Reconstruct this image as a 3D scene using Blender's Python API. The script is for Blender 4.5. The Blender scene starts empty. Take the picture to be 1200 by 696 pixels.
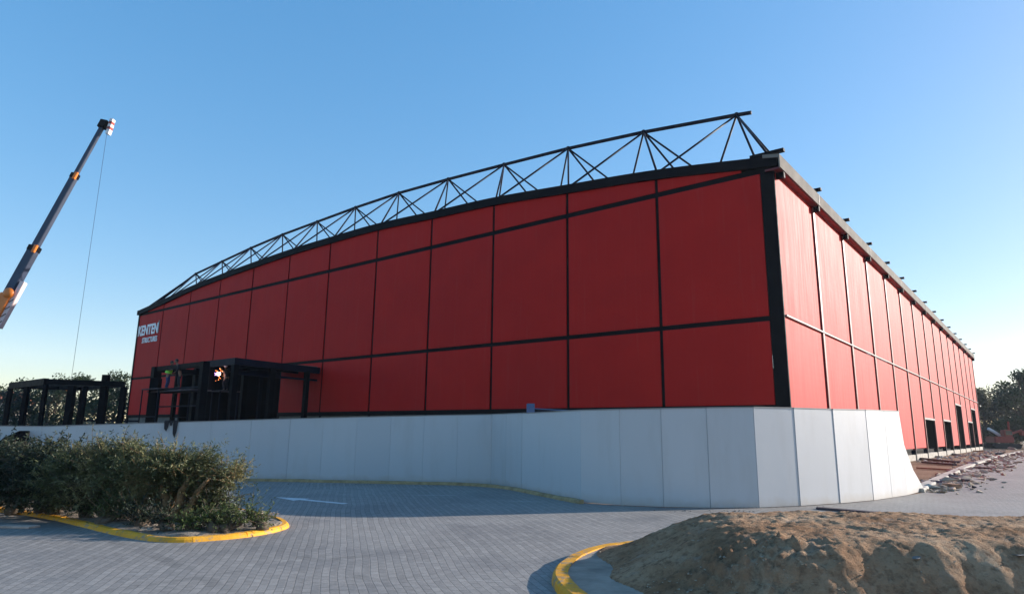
import bpy, bmesh, math, random
from math import sin, cos, pi, radians, sqrt, atan2, floor
from mathutils import Vector, Matrix, noise

random.seed(7)
sc = bpy.context.scene
col = sc.collection
V = Vector

# ------------------------------------------------------------------ camera
FPX, PITCH, ROLL, EYE = 772.0, 0.2014, 0.0117, 1.75
_fw = V((0, cos(PITCH), sin(PITCH)))
_u0 = V((0, -sin(PITCH), cos(PITCH)))
_r0 = V((1, 0, 0))
RT = _r0 * cos(ROLL) + _u0 * sin(ROLL)
UP = -_r0 * sin(ROLL) + _u0 * cos(ROLL)
CAM = V((0, 0, EYE))


def ray(px, py):
    return (RT * ((px - 600) / FPX) + UP * ((348 - py) / FPX) + _fw)


def G(px, py, h=0.0):
    """point of the plane z=h seen at a photo pixel"""
    d = ray(px, py)
    return CAM + d * ((h - EYE) / d.z)


def AT(px, py, Y):
    """point at world distance Y (along +Y) seen at a photo pixel"""
    d = ray(px, py)
    return CAM + d * (Y / d.y)


cd = bpy.data.cameras.new('camera')
cam = bpy.data.objects.new('camera', cd)
col.objects.link(cam)
M3 = Matrix((RT, UP, -_fw)).transposed()
cam.matrix_world = Matrix.Translation(CAM) @ M3.to_4x4()
cd.sensor_width = 36
cd.lens = FPX / 1200 * 36
cd.clip_end = 4000
cd.clip_start = 0.1
sc.camera = cam

# ------------------------------------------------------------------ materials


class Mat:
    def __init__(s, name, rough=0.7, metal=0.0, spec=0.5):
        s.m = bpy.data.materials.new(name)
        s.m.use_nodes = True
        s.nt = s.m.node_tree
        s.b = s.nt.nodes['Principled BSDF']
        s.b.inputs['Roughness'].default_value = rough
        s.b.inputs['Metallic'].default_value = metal
        s.b.inputs['Specular IOR Level'].default_value = spec
        s._c = None

    def n(s, t, **kw):
        nd = s.nt.nodes.new(t)
        for k, v in kw.items():
            if k.startswith('i_'):
                key = k[2:]
                key = int(key) if key.isdigit() else key.replace('_', ' ')
                nd.inputs[key].default_value = v
            else:
                setattr(nd, k, v)
        return nd

    def l(s, a, b):
        s.nt.links.new(a, b)

    def coord(s, scale=None, rotz=0.0, kind='Object'):
        tc = s.n('ShaderNodeTexCoord')
        if scale is None and rotz == 0:
            return tc.outputs[kind]
        mp = s.n('ShaderNodeMapping')
        if scale is not None:
            mp.inputs['Scale'].default_value = scale if hasattr(scale, '__len__') else (scale,) * 3
        mp.inputs['Rotation'].default_value = (0, 0, rotz)
        s.l(tc.outputs[kind], mp.inputs['Vector'])
        return mp.outputs[0]

    def noise(s, scale=5, detail=4, rough=0.55, vec=None, dist=0.0):
        nd = s.n('ShaderNodeTexNoise')
        nd.inputs['Scale'].default_value = scale
        nd.inputs['Detail'].default_value = detail
        nd.inputs['Roughness'].default_value = rough
        nd.inputs['Distortion'].default_value = dist
        s.l(vec if vec is not None else s.coord(), nd.inputs['Vector'])
        return nd.outputs['Fac']

    def ramp(s, fac, stops, interp='LINEAR'):
        r = s.n('ShaderNodeValToRGB')
        r.color_ramp.interpolation = interp
        e = r.color_ramp.elements
        while len(e) < len(stops):
            e.new(0.5)
        for i, (p, c) in enumerate(stops):
            e[i].position = p
            e[i].color = (c, c, c, 1) if isinstance(c, (int, float)) else tuple(c) + (1,)
        s.l(fac, r.inputs[0])
        return r.outputs[0]

    def mix(s, fac, a, b, mode='MIX'):
        m = s.n('ShaderNodeMix', data_type='RGBA', blend_type=mode)
        for sock, v in ((0, fac), (6, a), (7, b)):
            if isinstance(v, (int, float)):
                m.inputs[sock].default_value = v if sock == 0 else (v, v, v, 1)
            elif isinstance(v, tuple):
                m.inputs[sock].default_value = v + (1,)
            else:
                s.l(v, m.inputs[sock])
        return m.outputs[2]

    def math(s, op, a, b=None):
        m = s.n('ShaderNodeMath', operation=op)
        for i, v in enumerate((a, b)):
            if v is None:
                continue
            if isinstance(v, (int, float)):
                m.inputs[i].default_value = v
            else:
                s.l(v, m.inputs[i])
        return m.outputs[0]

    def base(s, c):
        if isinstance(c, tuple):
            s.b.inputs['Base Color'].default_value = c + (1,)
        else:
            s.l(c, s.b.inputs['Base Color'])
        return s

    def rough(s, f):
        s.l(f, s.b.inputs['Roughness'])

    def bump(s, h, strength=0.3, dist=0.02):
        b = s.n('ShaderNodeBump')
        b.inputs['Strength'].default_value = strength
        b.inputs['Distance'].default_value = dist
        s.l(h, b.inputs['Height'])
        s.l(b.outputs[0], s.b.inputs['Normal'])
        return s


def simple(name, c, rough=0.6, metal=0.0, var=0.25, scale=3.0, bump=0.0, spec=0.5, wscale=None):
    m = Mat(name, rough, metal, spec)
    v = m.coord(wscale) if wscale else m.coord()
    f = m.noise(scale, 5, 0.6, vec=v)
    lo = tuple(max(0, x * (1 - var)) for x in c)
    hi = tuple(min(1, x * (1 + var)) for x in c)
    m.base(m.ramp(f, [(0.3, lo), (0.7, hi)]))
    m.rough(m.ramp(m.noise(scale * 2.3, 3), [(0.3, max(0.02, rough - 0.08)), (0.7, min(1, rough + 0.08))]))
    if bump:
        m.bump(m.noise(scale * 6, 5), bump)
    return m.m


def mat_cladding(name, vertical_dirt=True):
    m = Mat(name, 0.36, 0.0, 0.16)
    g = m.n('ShaderNodeNewGeometry').outputs['Position']
    oi = m.n('ShaderNodeObjectInfo').outputs['Random']
    big = m.noise(0.5, 4, vec=g)
    c = m.ramp(big, [(0.3, (0.45, 0.008, 0.006)), (0.7, (0.52, 0.011, 0.007))])
    c = m.mix(m.ramp(oi, [(0, 0.0), (1, 0.22)]), c, (0.33, 0.006, 0.009))
    # streaks of dust run down the sheets
    mp = m.n('ShaderNodeMapping')
    mp.inputs['Scale'].default_value = (3.0, 3.0, 0.16)
    m.l(g, mp.inputs['Vector'])
    st = m.noise(1.3, 5, 0.65, vec=mp.outputs[0])
    c = m.mix(m.ramp(st, [(0.56, 0.0), (0.85, 0.10)]), c, (0.40, 0.20, 0.15))
    m.base(c)
    m.rough(m.ramp(m.noise(2.2, 4, vec=mp.outputs[0]), [(0.3, 0.58), (0.7, 0.68)]))
    # faint horizontal micro-ribs and slight oil-canning of the sheet
    sx = m.n('ShaderNodeSeparateXYZ')
    m.l(g, sx.inputs[0])
    w = m.math('SINE', m.math('MULTIPLY', sx.outputs[2], 2 * pi / 0.3))
    oc = m.noise(0.9, 2, 0.4, vec=g)
    m.bump(m.math('ADD', m.math('MULTIPLY', w, 0.05), m.math('MULTIPLY', oc, 1.2)), 0.35, 0.012)
    return m.m


def mat_pavers():
    m = Mat('interlocking_pavers', 0.75, 0, 0.35)
    g = m.coord(None)
    rot = m.n('ShaderNodeMapping')
    rot.inputs['Rotation'].default_value = (0, 0, radians(90 - 14))
    m.l(g, rot.inputs['Vector'])
    wob = m.n('ShaderNodeTexNoise')
    wob.inputs['Scale'].default_value = 0.35
    m.l(g, wob.inputs['Vector'])
    add = m.n('ShaderNodeVectorMath', operation='MULTIPLY_ADD')
    m.l(wob.outputs['Color'], add.inputs[0])
    add.inputs[1].default_value = (0.22, 0.22, 0)
    m.l(rot.outputs[0], add.inputs[2])
    br = m.n('ShaderNodeTexBrick')
    br.offset = 0.5
    br.inputs['Scale'].default_value = 1.0
    br.inputs['Brick Width'].default_value = 0.20
    br.inputs['Row Height'].default_value = 0.10
    br.inputs['Mortar Size'].default_value = 0.006
    br.inputs['Mortar Smooth'].default_value = 0.25
    br.inputs['Bias'].default_value = 0.0
    br.inputs['Color1'].default_value = (0.27, 0.242, 0.215, 1)
    br.inputs['Color2'].default_value = (0.35, 0.315, 0.28, 1)
    br.inputs['Mortar'].default_value = (0.12, 0.112, 0.105, 1)
    m.l(add.outputs[0], br.inputs['Vector'])
    # alternate courses are laid from a darker batch
    sx = m.n('ShaderNodeSeparateXYZ')
    m.l(add.outputs[0], sx.inputs[0])
    row = m.math('SINE', m.math('MULTIPLY', sx.outputs[1], pi / 0.10))
    rowf = m.ramp(m.math('ADD', m.math('MULTIPLY', row, 0.5), 0.5), [(0.3, 0.74), (0.7, 1.0)])
    c = m.mix(m.ramp(m.noise(0.6, 4, vec=g), [(0.3, 0.15), (0.65, 1.0)]), br.outputs['Color'], rowf, 'MULTIPLY')
    c = m.mix(m.ramp(m.noise(14, 4, 0.7, vec=g), [(0.4, 0.0), (0.7, 0.4)]), c, (0.40, 0.385, 0.37))
    # laid in panels, stained and dusted
    f1 = m.noise(0.16, 5, 0.6, vec=g, dist=0.6)
    c = m.mix(m.ramp(f1, [(0.42, 0.0), (0.72, 0.42)]), c, (0.42, 0.40, 0.37))
    f2 = m.noise(0.45, 6, 0.7, vec=g)
    c = m.mix(m.ramp(f2, [(0.25, 0.6), (0.5, 0.0)]), c, (0.10, 0.098, 0.10))
    f3 = m.noise(9, 5, 0.75, vec=g)
    c = m.mix(m.ramp(f3, [(0.35, 0.30), (0.65, 0.0)]), c, (0.12, 0.115, 0.11))
    # dragged cement streaks
    mp = m.n('ShaderNodeMapping')
    mp.inputs['Scale'].default_value = (0.35, 2.6, 1)
    mp.inputs['Rotation'].default_value = (0, 0, radians(-12))
    m.l(g, mp.inputs['Vector'])
    f4 = m.noise(1.1, 5, 0.6, vec=mp.outputs[0])
    c = m.mix(m.ramp(f4, [(0.63, 0.0), (0.72, 0.5)]), c, (0.50, 0.485, 0.46))
    # tyre tracks sweeping through the bend
    for (cx_, cy_, R1, wd) in ((9.0, -4.0, 16.2, .11), (9.0, -4.0, 17.75, .11), (-22.0, -8.0, 24.6, .12), (-22.0, -8.0, 26.1, .12)):
        vs_ = m.n('ShaderNodeVectorMath', operation='DISTANCE')
        m.l(g, vs_.inputs[0])
        vs_.inputs[1].default_value = (cx_, cy_, 0)
        dd_ = m.math('ABSOLUTE', m.math('SUBTRACT', vs_.outputs['Value'], R1))
        tr_ = m.ramp(m.math('DIVIDE', dd_, wd), [(0.6, 0.28), (1.0, 0.0)])
        br_ = m.ramp(m.noise(0.9, 4, 0.7, vec=g), [(0.42, 0.0), (0.62, 1.0)])
        c = m.mix(m.math('MULTIPLY', tr_, br_), c, (0.06, 0.058, 0.055))
    # fine speckle
    f5 = m.noise(60, 2, 0.5, vec=g)
    c = m.mix(0.35, c, m.ramp(f5, [(0.3, 0.45), (0.7, 1.0)]), 'MULTIPLY')
    m.base(c)
    h = m.math('ADD', m.math('MULTIPLY', br.outputs['Fac'], -1.0), m.math('MULTIPLY', f3, 0.5))
    m.bump(h, 0.7, 0.012)
    m.rough(m.ramp(f2, [(0.3, 0.62), (0.7, 0.85)]))
    return m.m


def mat_ground():
    m = Mat('bare_earth', 0.95, 0, 0.1)
    g = m.coord(None)
    f1 = m.noise(0.25, 6, 0.6, vec=g)
    c = m.ramp(f1, [(0.3, (0.17, 0.10, 0.062)), (0.5, (0.26, 0.165, 0.10)), (0.7, (0.33, 0.235, 0.16))])
    f2 = m.noise(6, 6, 0.7, vec=g)
    c = m.mix(m.ramp(f2, [(0.3, 0.45), (0.65, 0.0)]), c, (0.09, 0.06, 0.045))
    m.base(c)
    m.bump(f2, 0.8, 0.06)
    return m.m


def mat_sand():
    m = Mat('sandy_soil', 0.95, 0, 0.1)
    g = m.coord(None)
    f1 = m.noise(1.1, 6, 0.6, vec=g)
    c = m.ramp(f1, [(0.3, (0.25, 0.135, 0.07)), (0.5, (0.41, 0.25, 0.145)), (0.7, (0.56, 0.39, 0.25))])
    f2 = m.noise(11, 7, 0.72, vec=g)
    c = m.mix(m.ramp(f2, [(0.36, 0.75), (0.52, 0.0)]), c, (0.11, 0.065, 0.04))
    f3 = m.noise(3.3, 5, 0.6, vec=g)
    c = m.mix(m.ramp(f3, [(0.58, 0.0), (0.72, 0.3)]), c, (0.46, 0.40, 0.33))
    # shade put into the colour: steep faces darker brown, flat tops stay light
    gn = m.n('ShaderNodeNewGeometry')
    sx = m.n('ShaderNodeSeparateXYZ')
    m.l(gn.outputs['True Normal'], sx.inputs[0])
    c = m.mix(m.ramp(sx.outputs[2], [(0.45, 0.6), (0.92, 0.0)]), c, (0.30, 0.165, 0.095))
    m.base(c)
    h = m.math('ADD', f2, m.math('MULTIPLY', m.noise(45, 5, 0.7, vec=g), 0.5))
    m.bump(h, 1.0, 0.05)
    return m.m


def mat_yellow():
    m = Mat('worn_yellow_paint', 0.7, 0, 0.35)
    g = m.coord(None)
    f = m.noise(7, 6, 0.7, vec=g)
    c = m.ramp(m.noise(1.3, 4, vec=g), [(0.3, (0.70, 0.29, 0.010)), (0.7, (0.78, 0.37, 0.02))])
    c = m.mix(m.ramp(f, [(0.52, 0.0), (0.62, 0.85)]), c, (0.27, 0.22, 0.16))
    f2 = m.noise(2.0, 5, 0.6, vec=g)
    c = m.mix(m.ramp(f2, [(0.3, 0.5), (0.5, 0.0)]), c, (0.25, 0.15, 0.05))
    m.base(c)
    m.bump(m.noise(30, 4, vec=g), 0.5, 0.01)
    return m.m


def mat_hoarding():
    m = Mat('white_hoarding_sheet', 0.5, 0, 0.45)
    g = m.n('ShaderNodeNewGeometry').outputs['Position']
    oi = m.n('ShaderNodeObjectInfo').outputs['Random']
    c = m.mix(m.ramp(oi, [(0, 0.0), (1, 0.5)]), (0.50, 0.51, 0.525), (0.44, 0.45, 0.465))
    mp = m.n('ShaderNodeMapping')
    mp.inputs['Scale'].default_value = (1.6, 1.6, 0.35)
    m.l(g, mp.inputs['Vector'])
    f = m.noise(1.2, 6, 0.65, vec=mp.outputs[0])
    c = m.mix(m.ramp(f, [(0.5, 0.0), (0.85, 0.4)]), c, (0.36, 0.34, 0.31))
    sx = m.n('ShaderNodeSeparateXYZ')
    m.l(g, sx.inputs[0])
    splash = m.math('ADD', sx.outputs[2], m.math('MULTIPLY', m.noise(3, 5, vec=g), 0.35))
    c = m.mix(m.ramp(splash, [(0.16, 0.55), (0.42, 0.0)]), c, (0.36, 0.30, 0.23))
    m.base(c)
    m.bump(m.noise(0.8, 3, vec=g), 0.25, 0.03)
    return m.m


def mat_leaf(name, c1, c2, c3, scale=1.2):
    m = Mat(name, 0.55, 0, 0.4)
    g = m.n('ShaderNodeNewGeometry')
    f = m.noise(scale, 3, vec=g.outputs['Position'])
    c = m.ramp(f, [(0.32, c1), (0.5, c2), (0.68, c3)])
    rnd = g.outputs['Random Per Island']
    c = m.mix(1.0, c, m.ramp(rnd, [(0, 0.55), (1, 1.35)]), 'MULTIPLY')
    m.base(c)
    tr = m.n('ShaderNodeBsdfTranslucent')
    m.l(c, tr.inputs[0])
    mx = m.n('ShaderNodeMixShader')
    mx.inputs[0].default_value = 0.3
    out = m.nt.nodes['Material Output']
    m.l(m.b.outputs[0], mx.inputs[1])
    m.l(tr.outputs[0], mx.inputs[2])
    m.l(mx.outputs[0], out.inputs[0])
    return m.m


def mat_emit(name, c, s):
    m = Mat(name)
    m.base((0.02, 0.02, 0.02))
    m.b.inputs['Emission Color'].default_value = c + (1,)
    m.b.inputs['Emission Strength'].default_value = s
    return m.m


RED = mat_cladding('red_cladding')
BLACK = simple('black_steel', (0.005, 0.0052, 0.007), 0.6, 0, 0.3, 2.0, spec=0.06)
DARK = simple('dark_blue_grey_steel', (0.008, 0.011, 0.022), 0.55, 0, 0.3, 1.0, spec=0.1)
MAROON = simple('maroon_flashing', (0.13, 0.008, 0.012), 0.45, 0, 0.2, 2.0)
FASCIA = simple('beige_fascia_sheet', (0.20, 0.185, 0.165), 0.85, 0, 0.12, 0.8, spec=0.1)
GREYM = simple('grey_trim', (0.24, 0.23, 0.23), 0.55, 0.0, 0.15, 1.5, spec=0.3)
CONC = simple('concrete', (0.40, 0.37, 0.32), 0.9, 0, 0.3, 3.0, 0.4)
DCONC = simple('dark_concrete', (0.14, 0.13, 0.12), 0.9, 0, 0.3, 1.0, 0.3)
WHITE = simple('white_paint', (0.74, 0.74, 0.74), 0.55, 0, 0.1, 2.0)
WOOD = simple('weathered_timber', (0.30, 0.16, 0.09), 0.85, 0, 0.45, 4.0, 0.4)
WOODD = simple('dark_timber', (0.085, 0.06, 0.065), 0.85, 0, 0.4, 4.0, 0.4)
BARK = simple('bark', (0.22, 0.13, 0.06), 0.95, 0, 0.5, 14.0, 0.8)
BARKD = simple('dark_bark', (0.09, 0.065, 0.045), 0.95, 0, 0.4, 3.0, 0.6)
SOIL = simple('planter_soil', (0.19, 0.155, 0.12), 0.98, 0, 0.5, 7.0, 0.9)
PAVER, EARTH, SAND, YELLOW, HOARD = mat_pavers(), mat_ground(), mat_sand(), mat_yellow(), mat_hoarding()
ORANGE = simple('orange_crane_paint', (0.75, 0.20, 0.02), 0.4, 0, 0.15, 1.0)
CRANEB = simple('slate_crane_paint', (0.022, 0.034, 0.065), 0.5, 0.0, 0.2, 0.8)
CREDM = simple('signal_red_paint', (0.30, 0.045, 0.03), 0.45, 0, 0.15, 2.0)
PALE = simple('pale_pink_decal', (0.72, 0.55, 0.52), 0.5, 0, 0.15, 2.0)
RUBBER = simple('rubber', (0.02, 0.02, 0.02), 0.85, 0, 0.3, 4.0)
GLASS = simple('dark_window_glass', (0.03, 0.04, 0.05), 0.08, 0, 0.1, 1.0, spec=0.8)
SKIN = simple('skin', (0.24, 0.13, 0.08), 0.6, 0, 0.1, 9.0)
HAIRM = simple('black_hair', (0.015, 0.012, 0.01), 0.6, 0, 0.2, 30.0)
NAVY = simple('navy_cloth', (0.03, 0.05, 0.13), 0.9, 0, 0.25, 9.0)
DCLOTH = simple('charcoal_cloth', (0.022, 0.02, 0.024), 0.95, 0, 0.3, 9.0, 0.3)
HIVIS = simple('lime_vest_cloth', (0.35, 0.85, 0.10), 0.8, 0, 0.1, 9.0)
BLUEP = simple('blue_paint', (0.02, 0.07, 0.18), 0.5, 0, 0.2, 2.0)
TERRA = simple('terracotta_tile', (0.50, 0.17, 0.09), 0.85, 0, 0.2, 1.0)
CREAM = simple('cream_render', (0.58, 0.52, 0.45), 0.9, 0, 0.1, 1.0)
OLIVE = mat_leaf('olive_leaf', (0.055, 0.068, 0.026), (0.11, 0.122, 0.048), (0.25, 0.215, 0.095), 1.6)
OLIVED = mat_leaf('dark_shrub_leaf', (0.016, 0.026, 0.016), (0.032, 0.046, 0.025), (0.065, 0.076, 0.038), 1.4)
GRASSM = mat_leaf('low_plant_leaf', (0.045, 0.070, 0.018), (0.080, 0.115, 0.030), (0.16, 0.16, 0.06), 3.0)
TREEL = mat_leaf('tree_leaf', (0.028, 0.048, 0.020), (0.050, 0.075, 0.030), (0.085, 0.105, 0.045), 0.35)
TREED = mat_leaf('dark_tree_leaf', (0.020, 0.032, 0.020), (0.036, 0.052, 0.030), (0.060, 0.075, 0.042), 0.3)
PALELEAF = mat_leaf('pale_tree_leaf', (0.07, 0.075, 0.045), (0.11, 0.11, 0.065), (0.16, 0.15, 0.09), 0.3)


# ------------------------------------------------------------------ mesh helper
class MB:
    def __init__(s):
        s.v, s.f = [], []

    def add(s, vs, fs):
        o = len(s.v)
        s.v += [V(p) for p in vs]
        s.f += [tuple(o + i for i in f) for f in fs]
        return s

    def box(s, x0, x1, y0, y1, z0, z1):
        vs = [(x0, y0, z0), (x1, y0, z0), (x1, y1, z0), (x0, y1, z0), (x0, y0, z1), (x1, y0, z1), (x1, y1, z1), (x0, y1, z1)]
        return s.add(vs, [(0, 3, 2, 1), (4, 5, 6, 7), (0, 1, 5, 4), (1, 2, 6, 5), (2, 3, 7, 6), (3, 0, 4, 7)])

    def bar(s, a, b, w, h=None, up=V((0, 0, 1))):
        """rectangular bar from a to b"""
        a, b = V(a), V(b)
        h = h or w
        d = (b - a).normalized()
        r = d.cross(up)
        if r.length < 1e-4:
            r = d.cross(V((1, 0, 0)))
        r.normalize()
        u = r.cross(d)
        vs = []
        for p in (a, b):
            for i, j in ((-1, -1), (1, -1), (1, 1), (-1, 1)):
                vs.append(p + r * (i * w / 2) + u * (j * h / 2))
        return s.add(vs, [(0, 1, 2, 3), (7, 6, 5, 4), (0, 4, 5, 1), (1, 5, 6, 2), (2, 6, 7, 3), (3, 7, 4, 0)])

    def tube(s, pts, rads, n=8, caps=True):
        pts = [V(p) for p in pts]
        if not hasattr(rads, '__len__'):
            rads = [rads] * len(pts)
        rings = []
        vs, fs = [], []
        prev = None
        for i, p in enumerate(pts):
            d = (pts[min(i + 1, len(pts) - 1)] - pts[max(i - 1, 0)]).normalized()
            if prev is None:
                r = d.orthogonal().normalized()
            else:
                r = (prev - d * prev.dot(d))
                r = r.normalized() if r.length > 1e-5 else d.orthogonal().normalized()
            prev = r
            u = d.cross(r)
            for k in range(n):
                a = 2 * pi * k / n
                vs.append(p + (r * cos(a) + u * sin(a)) * rads[i])
        for i in range(len(pts) - 1):
            for k in range(n):
                k2 = (k + 1) % n
                fs.append((i * n + k, i * n + k2, (i + 1) * n + k2, (i + 1) * n + k))
        if caps:
            fs.append(tuple(range(n - 1, -1, -1)))
            fs.append(tuple((len(pts) - 1) * n + k for k in range(n)))
        return s.add(vs, fs)

    def prism(s, poly, e):
        """polygon (3d pts) extruded by vector e"""
        n = len(poly)
        e = V(e)
        vs = [V(p) for p in poly] + [V(p) + e for p in poly]
        fs = [tuple(range(n - 1, -1, -1)), tuple(range(n, 2 * n))]
        for i in range(n):
            j = (i + 1) % n
            fs.append((i, j, n + j, n + i))
        return s.add(vs, fs)

    def ball(s, c, r, seg=10, rings=7, jit=0.0, sq=(1, 1, 1)):
        c = V(c)
        vs = [c + V((0, 0, r * sq[2]))]
        for i in range(1, rings):
            t = pi * i / rings
            for k in range(seg):
                a = 2 * pi * k / seg
                rr = r * (1 + random.uniform(-jit, jit))
                vs.append(c + V((rr * sq[0] * sin(t) * cos(a), rr * sq[1] * sin(t) * sin(a), rr * sq[2] * cos(t))))
        vs.append(c - V((0, 0, r * sq[2])))
        fs = [(0, 1 + k, 1 + (k + 1) % seg) for k in range(seg)]
        for i in range(rings - 2):
            for k in range(seg):
                k2 = (k + 1) % seg
                fs.append((1 + i * seg + k, 1 + (i + 1) * seg + k, 1 + (i + 1) * seg + k2, 1 + i * seg + k2))
        L = len(vs) - 1
        o = 1 + (rings - 2) * seg
        fs += [(L, o + (k + 1) % seg, o + k) for k in range(seg)]
        return s.add(vs, fs)

    def build(s, name, mat, parent=None, smooth=False, bevel=0.0, origin=None, rotz=None, fix=True):
        me = bpy.data.meshes.new(name)
        vs = s.v
        if origin is not None:
            vs = [p - V(origin) for p in vs]
        me.from_pydata([tuple(p) for p in vs], [], s.f)
        me.materials.append(mat)
        if fix:
            bm = bmesh.new()
            bm.from_mesh(me)
            bmesh.ops.recalc_face_normals(bm, faces=bm.faces)
            if bevel:
                bmesh.ops.bevel(bm, geom=[e for e in bm.edges if e.calc_face_angle(0) > 0.6], offset=bevel, segments=2, affect='EDGES', clamp_overlap=True)
            bm.to_mesh(me)
            bm.free()
        if smooth:
            for p in me.polygons:
                p.use_smooth = True
        o = bpy.data.objects.new(name, me)
        col.objects.link(o)
        if origin is not None:
            o.location = origin
        if parent is not None:
            o.parent = parent
        return o


def tag(o, label=None, cat=None, group=None, kind=None):
    if label:
        o['label'] = label
    if cat:
        o['category'] = cat
    if group:
        o['group'] = group
    if kind:
        o['kind'] = kind
    return o


def empty(name, loc=(0, 0, 0), rz=0.0, label=None, cat=None, group=None):
    o = bpy.data.objects.new(name, None)
    col.objects.link(o)
    o.location = loc
    o.rotation_euler = (0, 0, rz)
    o.empty_display_size = 0.5
    return tag(o, label, cat, group)


def copy_tree(o, parent=None):
    c = o.copy()
    col.objects.link(c)
    c.parent = parent
    for ch in list(o.children):
        copy_tree(ch, c)
    return c


# ------------------------------------------------------------------ ground
def sheet(name, poly, z, mat, kind='structure', sub=None):
    m = MB()
    m.add([(p[0], p[1], z) for p in poly], [tuple(range(len(poly)))])
    o = m.build(name, mat)
    return tag(o, kind=kind)


gm = MB()
n = 60
R_ = [0, 30, 70, 130, 220, 400, 800, 1500, 3000]
vs, fs = [], []
for r in R_:
    for k in range(n):
        a = 2 * pi * k / n
        vs.append((r * cos(a), 60 + r * sin(a), 0))
for i in range(len(R_) - 1):
    for k in range(n):
        fs.append((i * n + k, i * n + (k + 1) % n, (i + 1) * n + (k + 1) % n, (i + 1) * n + k))
gm.add(vs, fs)
ground = tag(gm.build('ground', EARTH), kind='structure')

# paved forecourt: up to the hoarding, and out to the right along the building
FENCE_PX = [(40, 564, 499.5), (335, 563, 490.6), (455, 565.5, 487.8), (575, 568, 485.6), (632, 579, 483.6), (681, 589, 480.9), (728, 592.5, 479.8), (778, 594.5, 479.0),
            (833, 595.5, 478.0), (890, 595.3, 477.3), (938, 593.2, 478.2), (985, 590.2, 479.6), (1024, 586.6, 480.4), (1046, 583.4, 481.2), (1063.5, 580.5, 482)]
FP = []
for (x, y, yt) in FENCE_PX:
    b = G(x, y)
    d = ray(x, yt)
    t = b.xy.length / d.xy.length
    FP.append((b, (CAM + d * t).z))
left = FP[0][0] + (FP[0][0] - FP[1][0]).normalized() * 14
FP.insert(0, (left, FP[0][1] - 0.05))
FLARE = G(1084, 575)

KR = [G(1084, 577), G(1100, 567), G(1120, 556), G(1146, 544), G(1170, 536), G(1200, 529), G(1260, 521)]
poly = [(-90, -25), (120, -25), (180, 60), (170, 120)]
poly += [(p.x, p.y) for p in reversed(KR)]
poly += [(p[0].x, p[0].y + 0.05) for p in reversed(FP)]
poly += [(-60, 40), (-90, 40)]
pave = sheet('pavement', poly, 0.004, PAVER)


# ------------------------------------------------------------------ kerbs
def kerb(name, pts, w, h, mat, label, cat='kerb', seglen=0.35, closed=False, z0=0.0):
    """kerb line; pts are road-side edge points, kerb lies to the left of travel"""
    P = [V((p[0], p[1], 0)) for p in pts]
    # smooth
    for _ in range(2):
        Q = [P[0]]
        for a, b in zip(P, P[1:]):
            Q += [a.lerp(b, 0.25), a.lerp(b, 0.75)]
        Q.append(P[-1])
        P = Q
    # kerb stones: resample and sink a narrow groove at every joint
    S = [0.0]
    for a, b in zip(P, P[1:]):
        S.append(S[-1] + (b - a).length)

    def at_s(t):
        for i in range(len(P) - 1):
            if t <= S[i + 1] or i == len(P) - 2:
                return P[i].lerp(P[i + 1], max(0, min(1, (t - S[i]) / max(1e-6, S[i + 1] - S[i]))))
    Q, groove = [], []
    L_ = S[-1]
    nst = max(1, round(L_ / .85))
    for k_ in range(nst):
        t0, t1 = L_ * k_ / nst, L_ * (k_ + 1) / nst
        for f_ in (0, .012, .14, .3, .5, .7, .86, .988):
            Q.append(at_s(t0 + (t1 - t0) * f_))
            groove.append(f_ == 0)
    Q.append(at_s(L_))
    groove.append(False)
    P = Q
    rk_ = random.Random(len(P))
    prof = [(0, z0), (0.015, h - 0.03), (0.05, h), (w, h + 0.004), (w, z0)]
    vs, fs = [], []
    st_h = 0.0
    for i, p in enumerate(P):
        d = (P[min(i + 1, len(P) - 1)] - P[max(i - 1, 0)]).normalized()
        nn = V((-d.y, d.x, 0))
        j = 0.010 * noise.noise(p * 2.1)
        gz = -.022 if groove[i] else 0.0
        if groove[i]:
            st_h = rk_.uniform(-.006, .006)
        gz += st_h
        j += st_h * .8
        for (o, z) in prof:
            vs.append(p + nn * (o + j) + V((0, 0, z + (gz + 0.008 * noise.noise(p * 3.3) if z > 0.02 else 0))))
    k = len(prof)
    for i in range(len(P) - 1):
        for a in range(k - 1):
            fs.append((i * k + a, i * k + a + 1, (i + 1) * k + a + 1, (i + 1) * k + a))
    fs.append(tuple(range(k)))
    fs.append(tuple((len(P) - 1) * k + a for a in range(k)))
    m = MB().add(vs, fs)
    return P, tag(m.build(name, mat), label, cat)


islL = [G(x, y) for x, y in [(-160, 585), (-60, 591), (0, 600), (60, 608.5), (120, 624), (160, 633), (205, 637), (260, 633), (305, 628), (335, 621), (341, 616), (330, 610), (308, 606)]]
back = [V((-5.4, 14.6, 0)), V((-8, 16.4, 0)), V((-14, 18.6, 0)), V((-24, 22, 0))]
PL, _k = kerb('kerb', islL + back, 0.13, 0.075, YELLOW, 'yellow painted kerb curving round the planted bed with the bushes')
m = MB()
poly = [(p.x, p.y) for p in PL]
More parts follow.
